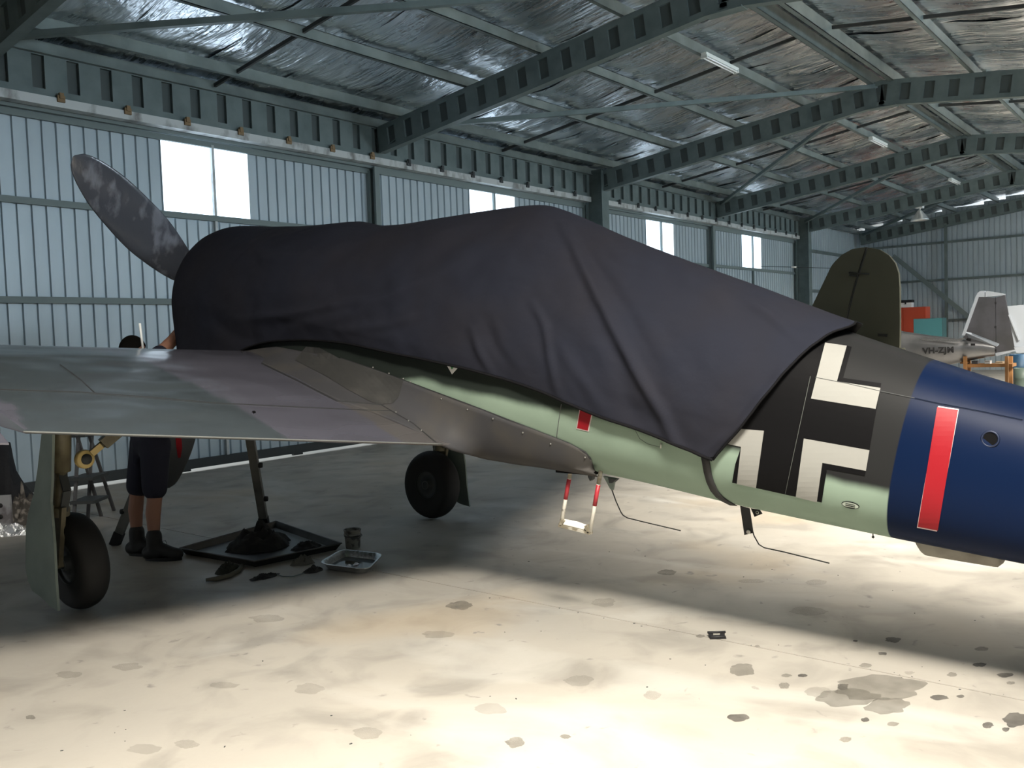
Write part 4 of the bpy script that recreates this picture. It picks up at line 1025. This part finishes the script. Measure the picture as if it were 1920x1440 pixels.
# bucket
bc = floor_at(662, 1027); PB = mat('dirty_white_plastic', (.17, .17, .155), .5, var=((20, 20, 20), (.05, .05, .045), .5, .6))
bk = MB().lathe((0, 0, 0), (0, 0, 1), [(0, .002), (.058, .002), (.06, .006), (.070, .145), (.074, .15), (.074, .158), (.068, .158), (.064, .145), (.056, .012), (0, .012)], 32).lathe((0, 0, .11), (0, 0, 1), [(.0675, 0), (.073, .003), (.073, .010), (.069, .014)], 32).build('bucket', PB, loc=bc)
tag(bk, 'small grubby white plastic bucket behind the foil pan', 'bucket')
MB().tube([(-.072, 0, .135), (-.06, -.05, .10), (0, -.075, .085), (.06, -.05, .10), (.072, 0, .135)], .003, 6).build('handle', DARK, bk)
MB().tube([(.067 * math.cos(a * .2618), .067 * math.sin(a * .2618), .105) for a in range(25)], .004, 6).build('dark_band', BLACK, bk)
# foil roasting pan
fc4 = [floor_at(598, 1070), floor_at(643, 1043), floor_at(719, 1052), floor_at(690, 1082)]; cen = sum(fc4, Vector()) / 4; T = [p - cen for p in fc4]
FO = mat('pan_foil', (.62, .64, .66), .25, .95, bump=((40, 40, 20), .5, .01))
def rr(T, s_, z, n=8, rad=.22):
    out = []
    for i in range(4):
        p, a_, b_ = T[i], T[i - 1], T[(i + 1) % 4]; u0 = p.lerp(a_, rad); u1 = p.lerp(b_, rad)
        for k in range(n + 1):
            t = k / n; out.append(((1 - t) ** 2 * u0 + 2 * t * (1 - t) * p + t * t * u1) * s_ + Vector((0, 0, z)))
    return out
rows = [rr(T, .02, .004), rr(T, .82, .004), rr(T, .86, .012), rr(T, .97, .055), rr(T, 1.03, .057), rr(T, 1.035, .051)]
pan = MB().grid(rows, True, True).build('foil_pan', FO, loc=cen + Vector((0, 0, .003)), solid=.0015); tag(pan, 'shiny aluminium foil roasting pan on the floor', 'pan')
oil = MB().prism(rr(T, .80, .010)[::2], (0, 0, .003)).build('oil_film', mat('waste_oil', (.02, .015, .006), .08), pan)
tz = crumple('tissue', floor_at(655, 1067) + Vector((0, 0, .018)), .022, .014, .014, mat('white_tissue', (.75, .75, .8), .8), 31, .5, 'white crumpled tissue in the foil pan, nearer the left end', 'tissue', n=8)
crumple('tissue', floor_at(668, 1063) + Vector((0, 0, .018)), .028, .014, .014, tz.data.materials[0], 35, .5, 'white crumpled tissue in the foil pan, nearer its centre', 'tissue', n=8)
# black hinge clip on the floor joint
hc = floor_at(1345, 1196); cl = MB().b2((-.045, -.022, 0), (.045, .022, .008)).b2((-.045, .014, 0), (-.02, .024, .028)).b2((.02, .014, 0), (.045, .024, .028)).tube([(-.05, .019, .026), (.05, .019, .026)], .007, 8).tube([(-.042, -.02, .012), (.042, -.02, .012)], .006, 8).build('hinge_clip', BLACK, loc=hc + Vector((0, 0, .0)))
cl.rotation_euler = (0, 0, R(-52)); tag(cl, 'small black metal clip lying on the floor joint', 'clip')
# clutter by the door at far left
def wbox(name, px0, px1, py0, py1, dep, thick, m, lab, cat, kids=None):
    a_ = at(px0, py1, dep); c_ = at(px1, py1, dep); top = at(px0, py0, dep); o = empty(name, a_) if False else None
    mb = MB(); dvec = away * thick; A0 = a_; B0 = c_; hz = Vector((0, 0, (top - a_).z))
    org = Vector(A0); B0 = Vector((B0.x, B0.y, A0.z))
    mb.prism([A0 - org, B0 - org, B0 - org + dvec, A0 - org + dvec], hz); o = mb.build(name, m, loc=org); tag(o, lab, cat); return o
CRT = mat('crate_dark', (.04, .04, .045), .7)
jc = floor_at(20, 985)
cb = wbox('storage_crate', -60, 42, 958, 1003, 9.15, .5, CRT, 'dark storage crate under the draped cloth at far left', 'crate')
rows = []
prof = [(-70, 826), (-30, 824), (0, 826), (17, 830), (21, 860), (27, 884), (45, 908), (62, 930), (72, 950), (76, 962)]
for dd in [k / 10 for k in range(11)]:
    row = []
    for (x, y) in prof:
        e = math.sin(math.pi * dd) ** .5; yy = 968 - (968 - y) * e
        for _ in (0,): row.append(at(x + 6 * fbm((x * .05, dd * 3, 1.)), yy + 5 * fbm((x * .06, dd * 4, 5.)), 9.1 + .75 * dd))
    rows.append(row)
rows = [[p for a_, b_ in zip(r_, r_[1:]) for p in (a_, a_.lerp(b_, .5))] + [r_[-1]] for r_ in rows]
og = at(20, 965, 9.4); dc = MB().grid([[p - og for p in r_] for r_ in rows]).build('draped_cloth', mat('black_drape', (.012, .013, .017), .8, bump=((6, 6, 6), .5, .04)), loc=og, solid=.01)
tag(dc, 'black cloth draped over a heap of gear beside the wheel at far left', 'cloth')
wb = wbox('enamel_box', -40, 22, 930, 992, 8.75, .03, mat('scuffed_white', (.33, .34, .36), .5, var=((5, 5, 5), (.16, .15, .16), .5, .6)), 'scuffed white panel with dark holes leaning at far left', 'panel')
for px, py in ((1, 948), (1, 969)):
    c = at(px, py, 8.74) - wb.location; MB().lathe(c, -away, [(0, .006), (.022, .006), (.024, 0)], 14).build('hole', BLACK, wb)
crumple('crumpled_wrap', floor_at(18, 1003) , .30, .10, .07, mat('crumpled_foil_wrap', (.7, .72, .75), .3, .7, bump=((20, 20, 20), .8, .03)), 41, .7, 'crumpled shiny wrapping on the floor below the white panel', 'wrapping', rot=-.7)
crumple('rag_heap', floor_at(44, 982), .20, .14, .20, mat('mixed_rags', (.06, .055, .05), .85, var=((14, 14, 14), (.22, .20, .18), .5, .6)), 44, .7, 'heap of pale and dark rags right of the white panel', 'rags', rot=-.6)
# ------------------------------------------------------------------ ceiling lamps
BODY = mat('batten_white', (.62, .66, .64), .35); TUBEM = mat('fluorescent_tube_unlit', (.85, .88, .88), .3)
def batten(x0, x1, y, lab):
    xm = (x0 + x1) / 2; z = roofz(y) - .20; L = (x1 - x0) / 2
    o = MB().prism([(-L, -.05, 0), (-L, .05, 0), (-L, .035, -.045), (-L, -.035, -.045)], (2 * L, 0, 0)).build('fluorescent_batten', BODY, loc=(xm, y, z)); tag(o, lab, 'light', 'fluorescent battens under the ridge')
    for s_ in (-1, 1):
        MB().tube([(-L + .04, s_ * .03, -.068), (L - .04, s_ * .03, -.068)], .013, 10).build('tube', TUBEM, o)
        MB().box((s_ * (L - .02), 0, -.055), (.03, .10, .05)).build('lamp_holder', BODY, o)
batten(12.62, 13.78, 6.2, 'white fluorescent batten nearest the camera, large, under a purlin')
batten(20.8, 21.95, 6.2, 'white fluorescent batten in the middle of the row, beside the red reflection')
batten(28.4, 29.6, 6.25, 'white fluorescent batten farthest away, tiny, near the far wall')
hb = empty('high_bay_lamp', (31.2, 7.78, 5.70)); tag(hb, 'bell-shaped metal high bay lamp hanging near the far wall', 'light')
HBM = mat('spun_aluminium', (.62, .65, .65), .35, .6)
MB().box((0, 0, -.10), (.22, .22, .16)).build('ballast_box', WHITE, hb)
MB().tube([(0, 0, .05), (0, 0, -.26)], .03, 10).build('stem', HBM, hb)
MB().lathe((0, 0, -.24), (0, 0, -1), [(.05, 0), (.08, .03), (.11, .08), (.20, .19), (.27, .29), (.29, .33), (.285, .33), (.26, .29), (.19, .19), (.1, .09), (0, .08)], 32).build('reflector', HBM, hb)
# ------------------------------------------------------------------ olive aircraft tail beyond
def pxp(P, X): return [onplane(x, y, (X, 0, 0), (1, 0, 0)) for x, y in P]
OL = mat('olive_drab', (.036, .036, .020), .6, var=((1.5, 1.5, 1.5), (.046, .046, .027), .4, .7)); OLD = mat('hinge_gap', (.008, .008, .006), .8)
XO = 16.0; org = Vector((XO, 5.2, 0))
OA = empty('olive_aircraft', org); tag(OA, 'olive drab aircraft whose tall rounded tail rises behind the blue rear fuselage', 'aircraft')
lo = lambda L_: [p - org for p in L_]
fin = pxp([(1516, 596), (1524, 575), (1560, 500), (1566, 492), (1580, 478), (1600, 467), (1625, 463.5), (1614, 498), (1604, 530), (1596, 560), (1586, 600), (1580, 645), (1560, 680), (1500, 680)], XO)
rud = pxp([(1627, 464), (1650, 468), (1668, 479), (1680, 494), (1686, 512), (1688, 540), (1688.5, 600), (1688, 650), (1684, 672), (1584, 672), (1588, 610), (1598, 562), (1606, 532), (1616, 500)], XO)
MB().prism(lo([p - Vector((.05, 0, 0)) for p in fin]), (.10, 0, 0)).build('fin', OL, OA)
MB().prism(lo([p - Vector((.045, 0, 0)) for p in rud]), (.09, 0, 0)).build('rudder', OL, OA)
gap = pxp([(1626, 464), (1615, 499), (1605, 531), (1597, 561), (1587, 605), (1582, 650)], XO - .051)
MB().tube(lo(gap), .012, 6).build('hinge_line', OLD, OA)
MB().tube(lo(pxp([(1592, 511), (1610, 513), (1630, 514)], XO - .09)), .014, 6).bar(*lo(pxp([(1593, 516), (1608, 518)], XO - .08)), .05, .03).build('hinge_bracket', OLD, OA)
MB().bar(*lo(pxp([(1646, 628), (1664, 629)], XO - .06)), .02, .05).build('tab_fairing', OLD, OA)
rows = []
for y, zt, zb_, hw in ((4.45, 1.25, .95, .05), (4.9, 1.38, .85, .16), (5.8, 1.5, .75, .28), (7.0, 1.75, .65, .40), (8.4, 2.1, .62, .48), (9.6, 2.1, .7, .5), (10.4, 2.05, .8, .5), (10.9, 1.9, 1.0, .42)):
    rows.append([Vector((hw * math.cos(2 * math.pi * k / 24), y - org.y, (zt + zb_) / 2 + (zt - zb_) / 2 * math.sin(2 * math.pi * k / 24))) for k in range(24)])
mb = MB().grid(rows, True, True); mb.add(rows[0], [tuple(range(24))]); mb.add(rows[-1], [tuple(range(24))]); mb.build('fuselage', OL, OA)
for s_ in (1, -1): MB().prism([(s_ * .1, -.6, 1.2), (s_ * 1.7, -.5, 1.24), (s_ * 1.8, 0, 1.24), (s_ * .2, .6, 1.22)], (0, 0, .05)).build('tailplane', OL, OA)
MB().tube([(0, -.1, .85), (0, -.25, .3)], .03, 8).build('tail_leg', DARK, OA)
MB().lathe((-.05, -.25, .17), (1, 0, 0), [(0, 0), (.12, 0), (.17, .03), (.17, .07), (.12, .1), (0, .1)], 20).build('tail_wheel', TYRE, OA)
for s_ in (1, -1):
    MB().lathe((s_ * 1.5 - .1, 3.6, .36), (1, 0, 0), [(0, 0), (.2, 0), (.34, .05), (.36, .1), (.34, .15), (.2, .2), (0, .2)], 24).build('wheel', TYRE, OA)
    MB().tube([(s_ * 1.5, 3.6, .36), (s_ * 1.35, 3.6, 1.05)], .05, 10).build('gear_leg', DARK, OA)
    MB().prism([(s_ * .3, 2.6, .95), (s_ * 2.6, 3.0, 1.05), (s_ * 2.6, 4.0, 1.1), (s_ * .3, 4.4, 1.0)], (0, 0, .1)).build('wing', OL, OA)
aw = pxp([(1566, 503), (1490, 501)], XO); MB().tube(lo([aw[0], aw[1], aw[1] + (aw[1] - aw[0]) * .9]), .005, 6).build('aerial_wire', DARK, OA)
MB().tube(lo(pxp([(1484, 500.5), (1493, 501)], XO)), .014, 8).build('insulator', WHITE, OA)
# ------------------------------------------------------------------ bare metal light aircraft
SIL = mat('bare_aluminium', (.30, .30, .31), .28, .85, var=((1.5, 1.5, 1.5), (.18, .18, .19), .4, .7), bump=((2, 2, 2), .06, .05)); SLD = mat('dull_alloy', (.085, .085, .09), .4, .5, var=((2, 2, 2), (.13, .13, .15), .4, .7))
WH2 = mat('white_gelcoat', (.36, .39, .43), .35); XS = 22.0; org = Vector((XS, 4.6, 0))
SA = empty('metal_aircraft', org); tag(SA, 'bare aluminium light aircraft with registration VH-ZJM on trestles by the far wall', 'aircraft')
lo = lambda L_: [p - org for p in L_]
rows = []
for x, yt, yb, hwk in ((1866, 648, 667, .25), (1845, 643, 671, .35), (1810, 637, 678, .45), (1775, 632, 685, .5), (1745, 629, 691, .5), (1690, 621, 703, .5), (1620, 600, 715, .5), (1560, 590, 722, .5), (1500, 590, 722, .45), (1470, 610, 715, .4)):
    t_, b_ = pxp([(x, yt), (x, yb)], XS); h2 = (t_.z - b_.z) / 2; cz = (t_.z + b_.z) / 2; e = .62
    rows.append([Vector((h2 * 2 * hwk * math.copysign(abs(math.cos(a)) ** e, math.cos(a)), t_.y - org.y, cz + h2 * math.copysign(abs(math.sin(a)) ** e, math.sin(a)))) for a in [2 * math.pi * k / 40 for k in range(40)]])
mb = MB().grid(rows, True, True); mb.add(rows[0], [tuple(range(40))]); mb.add(rows[-1], [tuple(range(40))]); mb.build('fuselage', SIL, SA)
def plate(name, P, X, th, m, par=SA, o_=None):
    o_ = o_ or org; return MB().prism([p - o_ for p in pxp(P, X)], (th, 0, 0)).build(name, m, par)
plate('fin', [(1806, 634), (1812, 618), (1833, 557), (1847, 557), (1866, 558), (1867, 662), (1850, 655)], XS - .05, .1, SLD)
plate('fin_leading_edge', [(1803, 629), (1829, 557), (1835, 557), (1809, 629)], XS - .07, .14, WH2)
plate('fin_tip', [(1829, 557), (1833, 549), (1838, 545.5), (1846, 545), (1846, 557)], XS - .06, .12, WH2)
rdr = plate('rudder', [(1867, 558), (1884, 553), (1893, 600), (1903, 655), (1868, 661)], XS - .04, .08, SLD)
plate('rudder_tip', [(1847.5, 557), (1848, 547), (1852, 545.5), (1884, 551), (1883, 553.5), (1867, 555), (1856, 556)], XS - .05, .10, WH2)
for y in (568, 613, 657): plate('hinge', [(1865, y - 2), (1868, y - 2), (1868, y + 2), (1865, y + 2)], XS - .06, .03, BLACK)
a0, a1 = pxp([(1815, 630), (1866, 652)], XS); tpz = Vector((-1.25, 0, 0))
MB().prism(lo([onplane(1811, 624, (XS - .2, 0, 0), (1, 0, 0)), onplane(1822, 627, (XS - .2, 0, 0), (1, 0, 0)), onplane(1873, 647, (XS - 1.2, 0, 0), (1, 0, 0)), onplane(1869, 650, (XS - 1.2, 0, 0), (1, 0, 0)), onplane(1816, 633, (XS - .2, 0, 0), (1, 0, 0))]), (.02, 0, .03)).build('tailplane', WH2, SA)
plate('tail_fairing', [(1866, 662), (1905, 654), (1904, 658), (1868, 668)], XS - .03, .06, WH2)
plate('spine_strip', [(1690, 635), (1790, 636), (1808, 633), (1808, 636), (1790, 640), (1690, 638)], XS - .36, .02, mat('bright_strip', (.8, .8, .82), .15, .9))
def text(name, s_, size, m, parent, loc, rot, bold=.0):
    cu = bpy.data.curves.new(name, 'FONT'); cu.body = s_; cu.size = size; cu.offset = bold; cu.extrude = .002; cu.space_character = 1.08
    t = bpy.data.objects.new('tmp', cu); me = bpy.data.meshes.new_from_object(t); bpy.data.objects.remove(t)
    me.materials.clear(); me.materials.append(m); o = bpy.data.objects.new(name, me); COL.objects.link(o); o.parent = parent; o.location = loc; o.rotation_euler = rot; return o
p0, p1 = pxp([(1733, 661), (1796, 658)], XS - .30)
text('registration', 'VH-ZJM', (p0 - p1).length / 3.9, BLACK, SA, p0 - org + Vector((-.115, 0, -.02)), (R(90), R(-1.5), R(-84)), .008)
plate('tail_slot', [(1820, 644), (1828, 644), (1828, 648), (1820, 648)], XS - .27, .02, BLACK); plate('tail_slot', [(1813, 634), (1821, 635), (1820, 640), (1811, 638)], XS - .24, .02, BLACK)
# timber bench/trestle beneath it
WOOD = mat('orange_pine', (.27, .13, .045), .6, bump=((3, 3, 30), .1, .01), var=((3, 3, 20), (.30, .14, .045), .4, .7))
XB = 21.6; org2 = Vector((XB, 4.4, 0)); WBn = empty('timber_trestle', org2); tag(WBn, 'orange pine timber bench supporting the bare metal aircraft', 'bench')
def zfloor(P): return [Vector(p) for p in P]
for xa, xb, X_ in ((1806, 1812, XB), (1813, 1819, XB + .5), (1884, 1890, XB), (1891, 1898, XB + .4)):
    t0, t1 = pxp([(xa, 668), (xb, 668)], X_); MB().prism([t0 - org2, t1 - org2, Vector((t1.x, t1.y, 0)) - org2, Vector((t0.x, t0.y, 0)) - org2], (.09, 0, 0)).build('leg', WOOD, WBn)
MB().prism([p - org2 for p in pxp([(1806, 683), (1898, 682), (1898, 688), (1806, 689)], XB + .1)], (.5, 0, 0)).build('shelf', WOOD, WBn)
MB().prism([p - org2 for p in pxp([(1800, 679), (1812, 679), (1812, 682), (1800, 682)], XB + .1)], (.3, 0, 0)).build('shelf_edge', WOOD, WBn)
for k, (xa, xb, ya, yb, c, lab) in enumerate(((1822, 1832, 677, 683, (.12, .12, .13), 'small grey tool box on the pine bench shelf, leftmost'), (1846, 1856, 676, 682.5, (.6, .6, .6), 'small white box in the middle of the pine bench shelf'), (1866, 1880, 678, 682.5, (.45, .36, .25), 'low cardboard box at the right of the pine bench shelf'))):
    P4 = pxp([(xa, yb), (xb, yb), (xb, ya), (xa, ya)], XB + .25); o_ = P4[0]
    bx_ = MB().prism([p - o_ for p in P4], (.2, 0, 0)).build('box', mat('box_%s' % lab.split()[1], c, .6), loc=o_); tag(bx_, lab, 'box')
    MB().prism([(p - o_) for p in pxp([(xa - .3, ya + 1), (xb + .3, ya + 1), (xb + .3, ya), (xa - .3, ya)], XB + .24)], (.22, 0, 0)).build('lid', mat('lid', tuple(v * .7 for v in c), .6), bx_)
def drum(px, py0, py1, X_, r_, m, lab):
    c = pxp([(px, py1)], X_)[0]; t_ = pxp([(px, py0)], X_)[0]; h_ = t_.z - 0.0
    o = MB().lathe((0, 0, 0), (0, 0, 1), [(0, 0), (r_, 0), (r_, h_ * .32), (r_ * 1.03, h_ * .34), (r_, h_ * .36), (r_, h_ * .65), (r_ * 1.03, h_ * .67), (r_, h_ * .69), (r_, h_), (r_ * .95, h_), (r_ * .95, h_ - .02), (0, h_ - .02)], 28).build('drum', m, loc=(X_, c.y, 0)); tag(o, lab, 'drum')
drum(1912, 664, 700, 24.5, .22, mat('drum_blue', (.03, .09, .17), .5), 'dark blue drum at the right edge behind the pine bench')
drum(1916, 690, 720, 22.5, .16, mat('drum_green', (.10, .14, .12), .5), 'short grey-green drum at the right edge, lower than the blue one')
# white aircraft panel at right edge
XW = 21.0; og = pxp([(1905, 655)], XW)[0]; og.z = 0
WP = empty('white_aircraft_tail', og); tag(WP, 'white tail surface of another aircraft at the right edge', 'aircraft')
MB().prism([p - og for p in pxp([(1889, 574), (1935, 570), (1945, 650), (1902, 650)], XW)], (.07, 0, 0)).build('fin', WH2, WP)
MB().bar(*[p - og for p in pxp([(1892, 590), (1911, 638)], XW - .02)], .03, .03).build('rib', WH2, WP)
MB().prism([p - og for p in pxp([(1901, 651), (1945, 648), (1945, 660), (1906, 662)], XW - .1)], (.5, 0, 0)).build('tail_cone', WH2, WP)
MB().prism([p - og for p in pxp([(1922, 660), (1930, 660), (1930, 700), (1922, 700)], XW + .1)] , (.1, 0, 0)).build('stand', DARK, WP)
o = MB().b2((-.05, -1.0, 0), (.3, -.9, 1.05)).build('stand', DARK, WP)
# ------------------------------------------------------------------ cabinets at the far wall
ORG = mat('orange_cabinet_paint', (.42, .055, .02), .5); TEAL = mat('teal_cabinet_paint', (.06, .20, .22), .5); TEALD = mat('teal_side_shade', (.02, .07, .075), .5)  # darker teal carries the shade of the cabinet side in its colour
def cabinet(name, X_, y0, y1, h_, dep, m, ms, lab, doors):
    o = empty(name, (X_, (y0 + y1) / 2, 0)); tag(o, lab, 'cabinet'); w_ = (y1 - y0)
    MB().b2((0, -w_ / 2, 0), (dep, w_ / 2, h_)).build('carcass', ms, o)
    for k in range(doors):
        ya = -w_ / 2 + w_ * k / doors + .01; yb = -w_ / 2 + w_ * (k + 1) / doors - .01
        d = MB().b2((-.022, ya, .05), (-.001, yb, h_ - .01)).build('door', m, o)
        MB().b2((-.045, yb - .10, h_ * .5), (-.023, yb - .07, h_ * .5 + .14)).build('handle', GALV, d)
    return o
cabinet('orange_cabinet', 33.6, 8.22, 10.5, 2.36, .6, ORG, ORG, 'tall bright orange metal cabinet against the far wall', 3)
cabinet('teal_cabinet', 30.6, 7.0, 7.86, 1.92, .55, TEAL, TEALD, 'teal blue metal cabinet standing in front of the orange cabinet', 1)
rb_ = pxp([(1690, 574), (1706, 574)], 33.8); rz = 2.365
RB = empty('case', (33.8, (rb_[0].y + rb_[1].y) / 2, rz)); tag(RB, 'white case with black lid on top of the orange cabinet', 'case')
MB().b2((-.02, -.20, 0), (.3, .20, .17)).build('case_body', WHITE, RB); MB().b2((-.03, -.22, .17), (.31, .24, .27)).build('case_lid', BLACK, RB); MB().b2((-.045, .02, .11), (-.02, -.03, .19)).build('latch', BLACK, RB)
# ------------------------------------------------------------------ stains, debris
def stain_mat(name, col, fac):
    m = bpy.data.materials.new(name); m.use_nodes = True; nt = m.node_tree; b_ = nt.nodes['Principled BSDF']; b_.inputs['Base Color'].default_value = (*col, 1); b_.inputs['Roughness'].default_value = .55
    tc = nt.nodes.new('ShaderNodeTexCoord'); n = nt.nodes.new('ShaderNodeTexNoise'); n.inputs['Scale'].default_value = 9; n.inputs['Detail'].default_value = 5; nt.links.new(tc.outputs['Object'], n.inputs[0])
    mr = nt.nodes.new('ShaderNodeMapRange'); mr.inputs[1].default_value = .3; mr.inputs[2].default_value = .7; mr.inputs[3].default_value = fac * .7; mr.inputs[4].default_value = min(1, fac * 1.2); nt.links.new(n.outputs['Fac'], mr.inputs[0]); nt.links.new(mr.outputs[0], b_.inputs['Alpha']); return m
SM = [stain_mat('stain_faint', (.19, .175, .15), .18), stain_mat('stain_mid', (.13, .12, .10), .38), stain_mat('stain_dark', (.06, .055, .05), .6)]
ST = [(1251, 1073, 18, 5, 1), (1515, 1146, 34, 8, 0), (1675, 1200, 14, 5, 2), (1604, 1202, 5, 2, 2), (1840, 1217, 14, 4, 1), (1655, 1226, 8, 3, 2), (1837, 1247, 12, 4, 2), (1885, 1266, 16, 4, 2), (1623, 1248, 12, 4, 1), (1390, 1256, 24, 11, 1),
      (1650, 1290, 88, 24, 1), (1590, 1308, 60, 16, 1), (1665, 1324, 40, 15, 1), (1535, 1298, 26, 10, 0), (1471, 1286, 10, 6, 1), (1580, 1288, 11, 6, 2), (1760, 1308, 17, 5, 2), (1801, 1306, 7, 3, 2), (1385, 1346, 20, 7, 2), (1622, 1350, 8, 4, 2), (1675, 1358, 11, 4, 1), (1905, 1350, 24, 13, 2),
      (1852, 1360, 10, 6, 2), (1886, 1368, 7, 4, 2), (1585, 1387, 11, 5, 1), (1313, 1193, 9, 3, 1), (1475, 1267, 10, 3, 1), (1505, 1267, 9, 3, 2), (1060, 1381, 11, 4, 1), (967, 1393, 17, 10, 1), (862, 1135, 24, 8, 1), (690, 1375, 27, 11, 0), (270, 1405, 30, 9, 0), (920, 1330, 30, 10, 0), (580, 1292, 27, 10, 0), (420, 1285, 25, 6, 0),
      (57, 1345, 9, 4, 1), (1085, 1277, 25, 10, 0), (1223, 1304, 16, 8, 0), (1130, 1130, 22, 8, 0), (820, 1190, 30, 7, 0), (500, 1160, 32, 7, 0), (350, 1395, 22, 8, 0), (1410, 1090, 26, 4, 0), (1530, 1092, 20, 5, 0), (1705, 1262, 10, 3, 0), (1785, 1265, 9, 4, 1), (1895, 1281, 8, 3, 1), (1420, 1212, 5, 2, 1), (1345, 1186, 5, 2, 1), (240, 1250, 26, 7, 0), (130, 1265, 24, 7, 0)]
for k, (x, y, rx, ry, t) in enumerate(ST):
    n_ = 40; pts = []
    for i in range(n_):
        a = 2 * math.pi * i / n_; e = 1 + .30 * fbm((math.cos(a) * 1.2 + k * 3.1, math.sin(a) * 1.2, k), 2) + .12 * fbm((math.cos(a) * 4, math.sin(a) * 4, k * 2.), 2)
        p = floor_at(x + rx * e * math.cos(a), y + ry * e * math.sin(a)); p.z = .0008 + .00012 * (k % 7); pts.append(p)
    o = MB().add(pts, [tuple(range(n_))]).build('stain', SM[t], fl)
dbm = MB()
for i in range(60):
    x, y = random.uniform(900, 1900), random.uniform(960, 1320)
    if i % 3 == 0: y = 1080 + (x - 720) * .192 + random.gauss(0, 2)
    if random.random() < .15: x = random.uniform(100, 900); y = random.uniform(1180, 1420)
    p = floor_at(x, y); s_ = random.uniform(.002, .005); dbm.box(p + Vector((0, 0, s_ * .3)), (s_ * random.uniform(1, 3), s_, s_ * .6), Matrix.Rotation(random.uniform(0, 3), 3, 'Z'))
db = dbm.build('floor_grit', DARK, kind='stuff'); tag(db, 'specks of dirt and grit scattered over the concrete', 'grit')
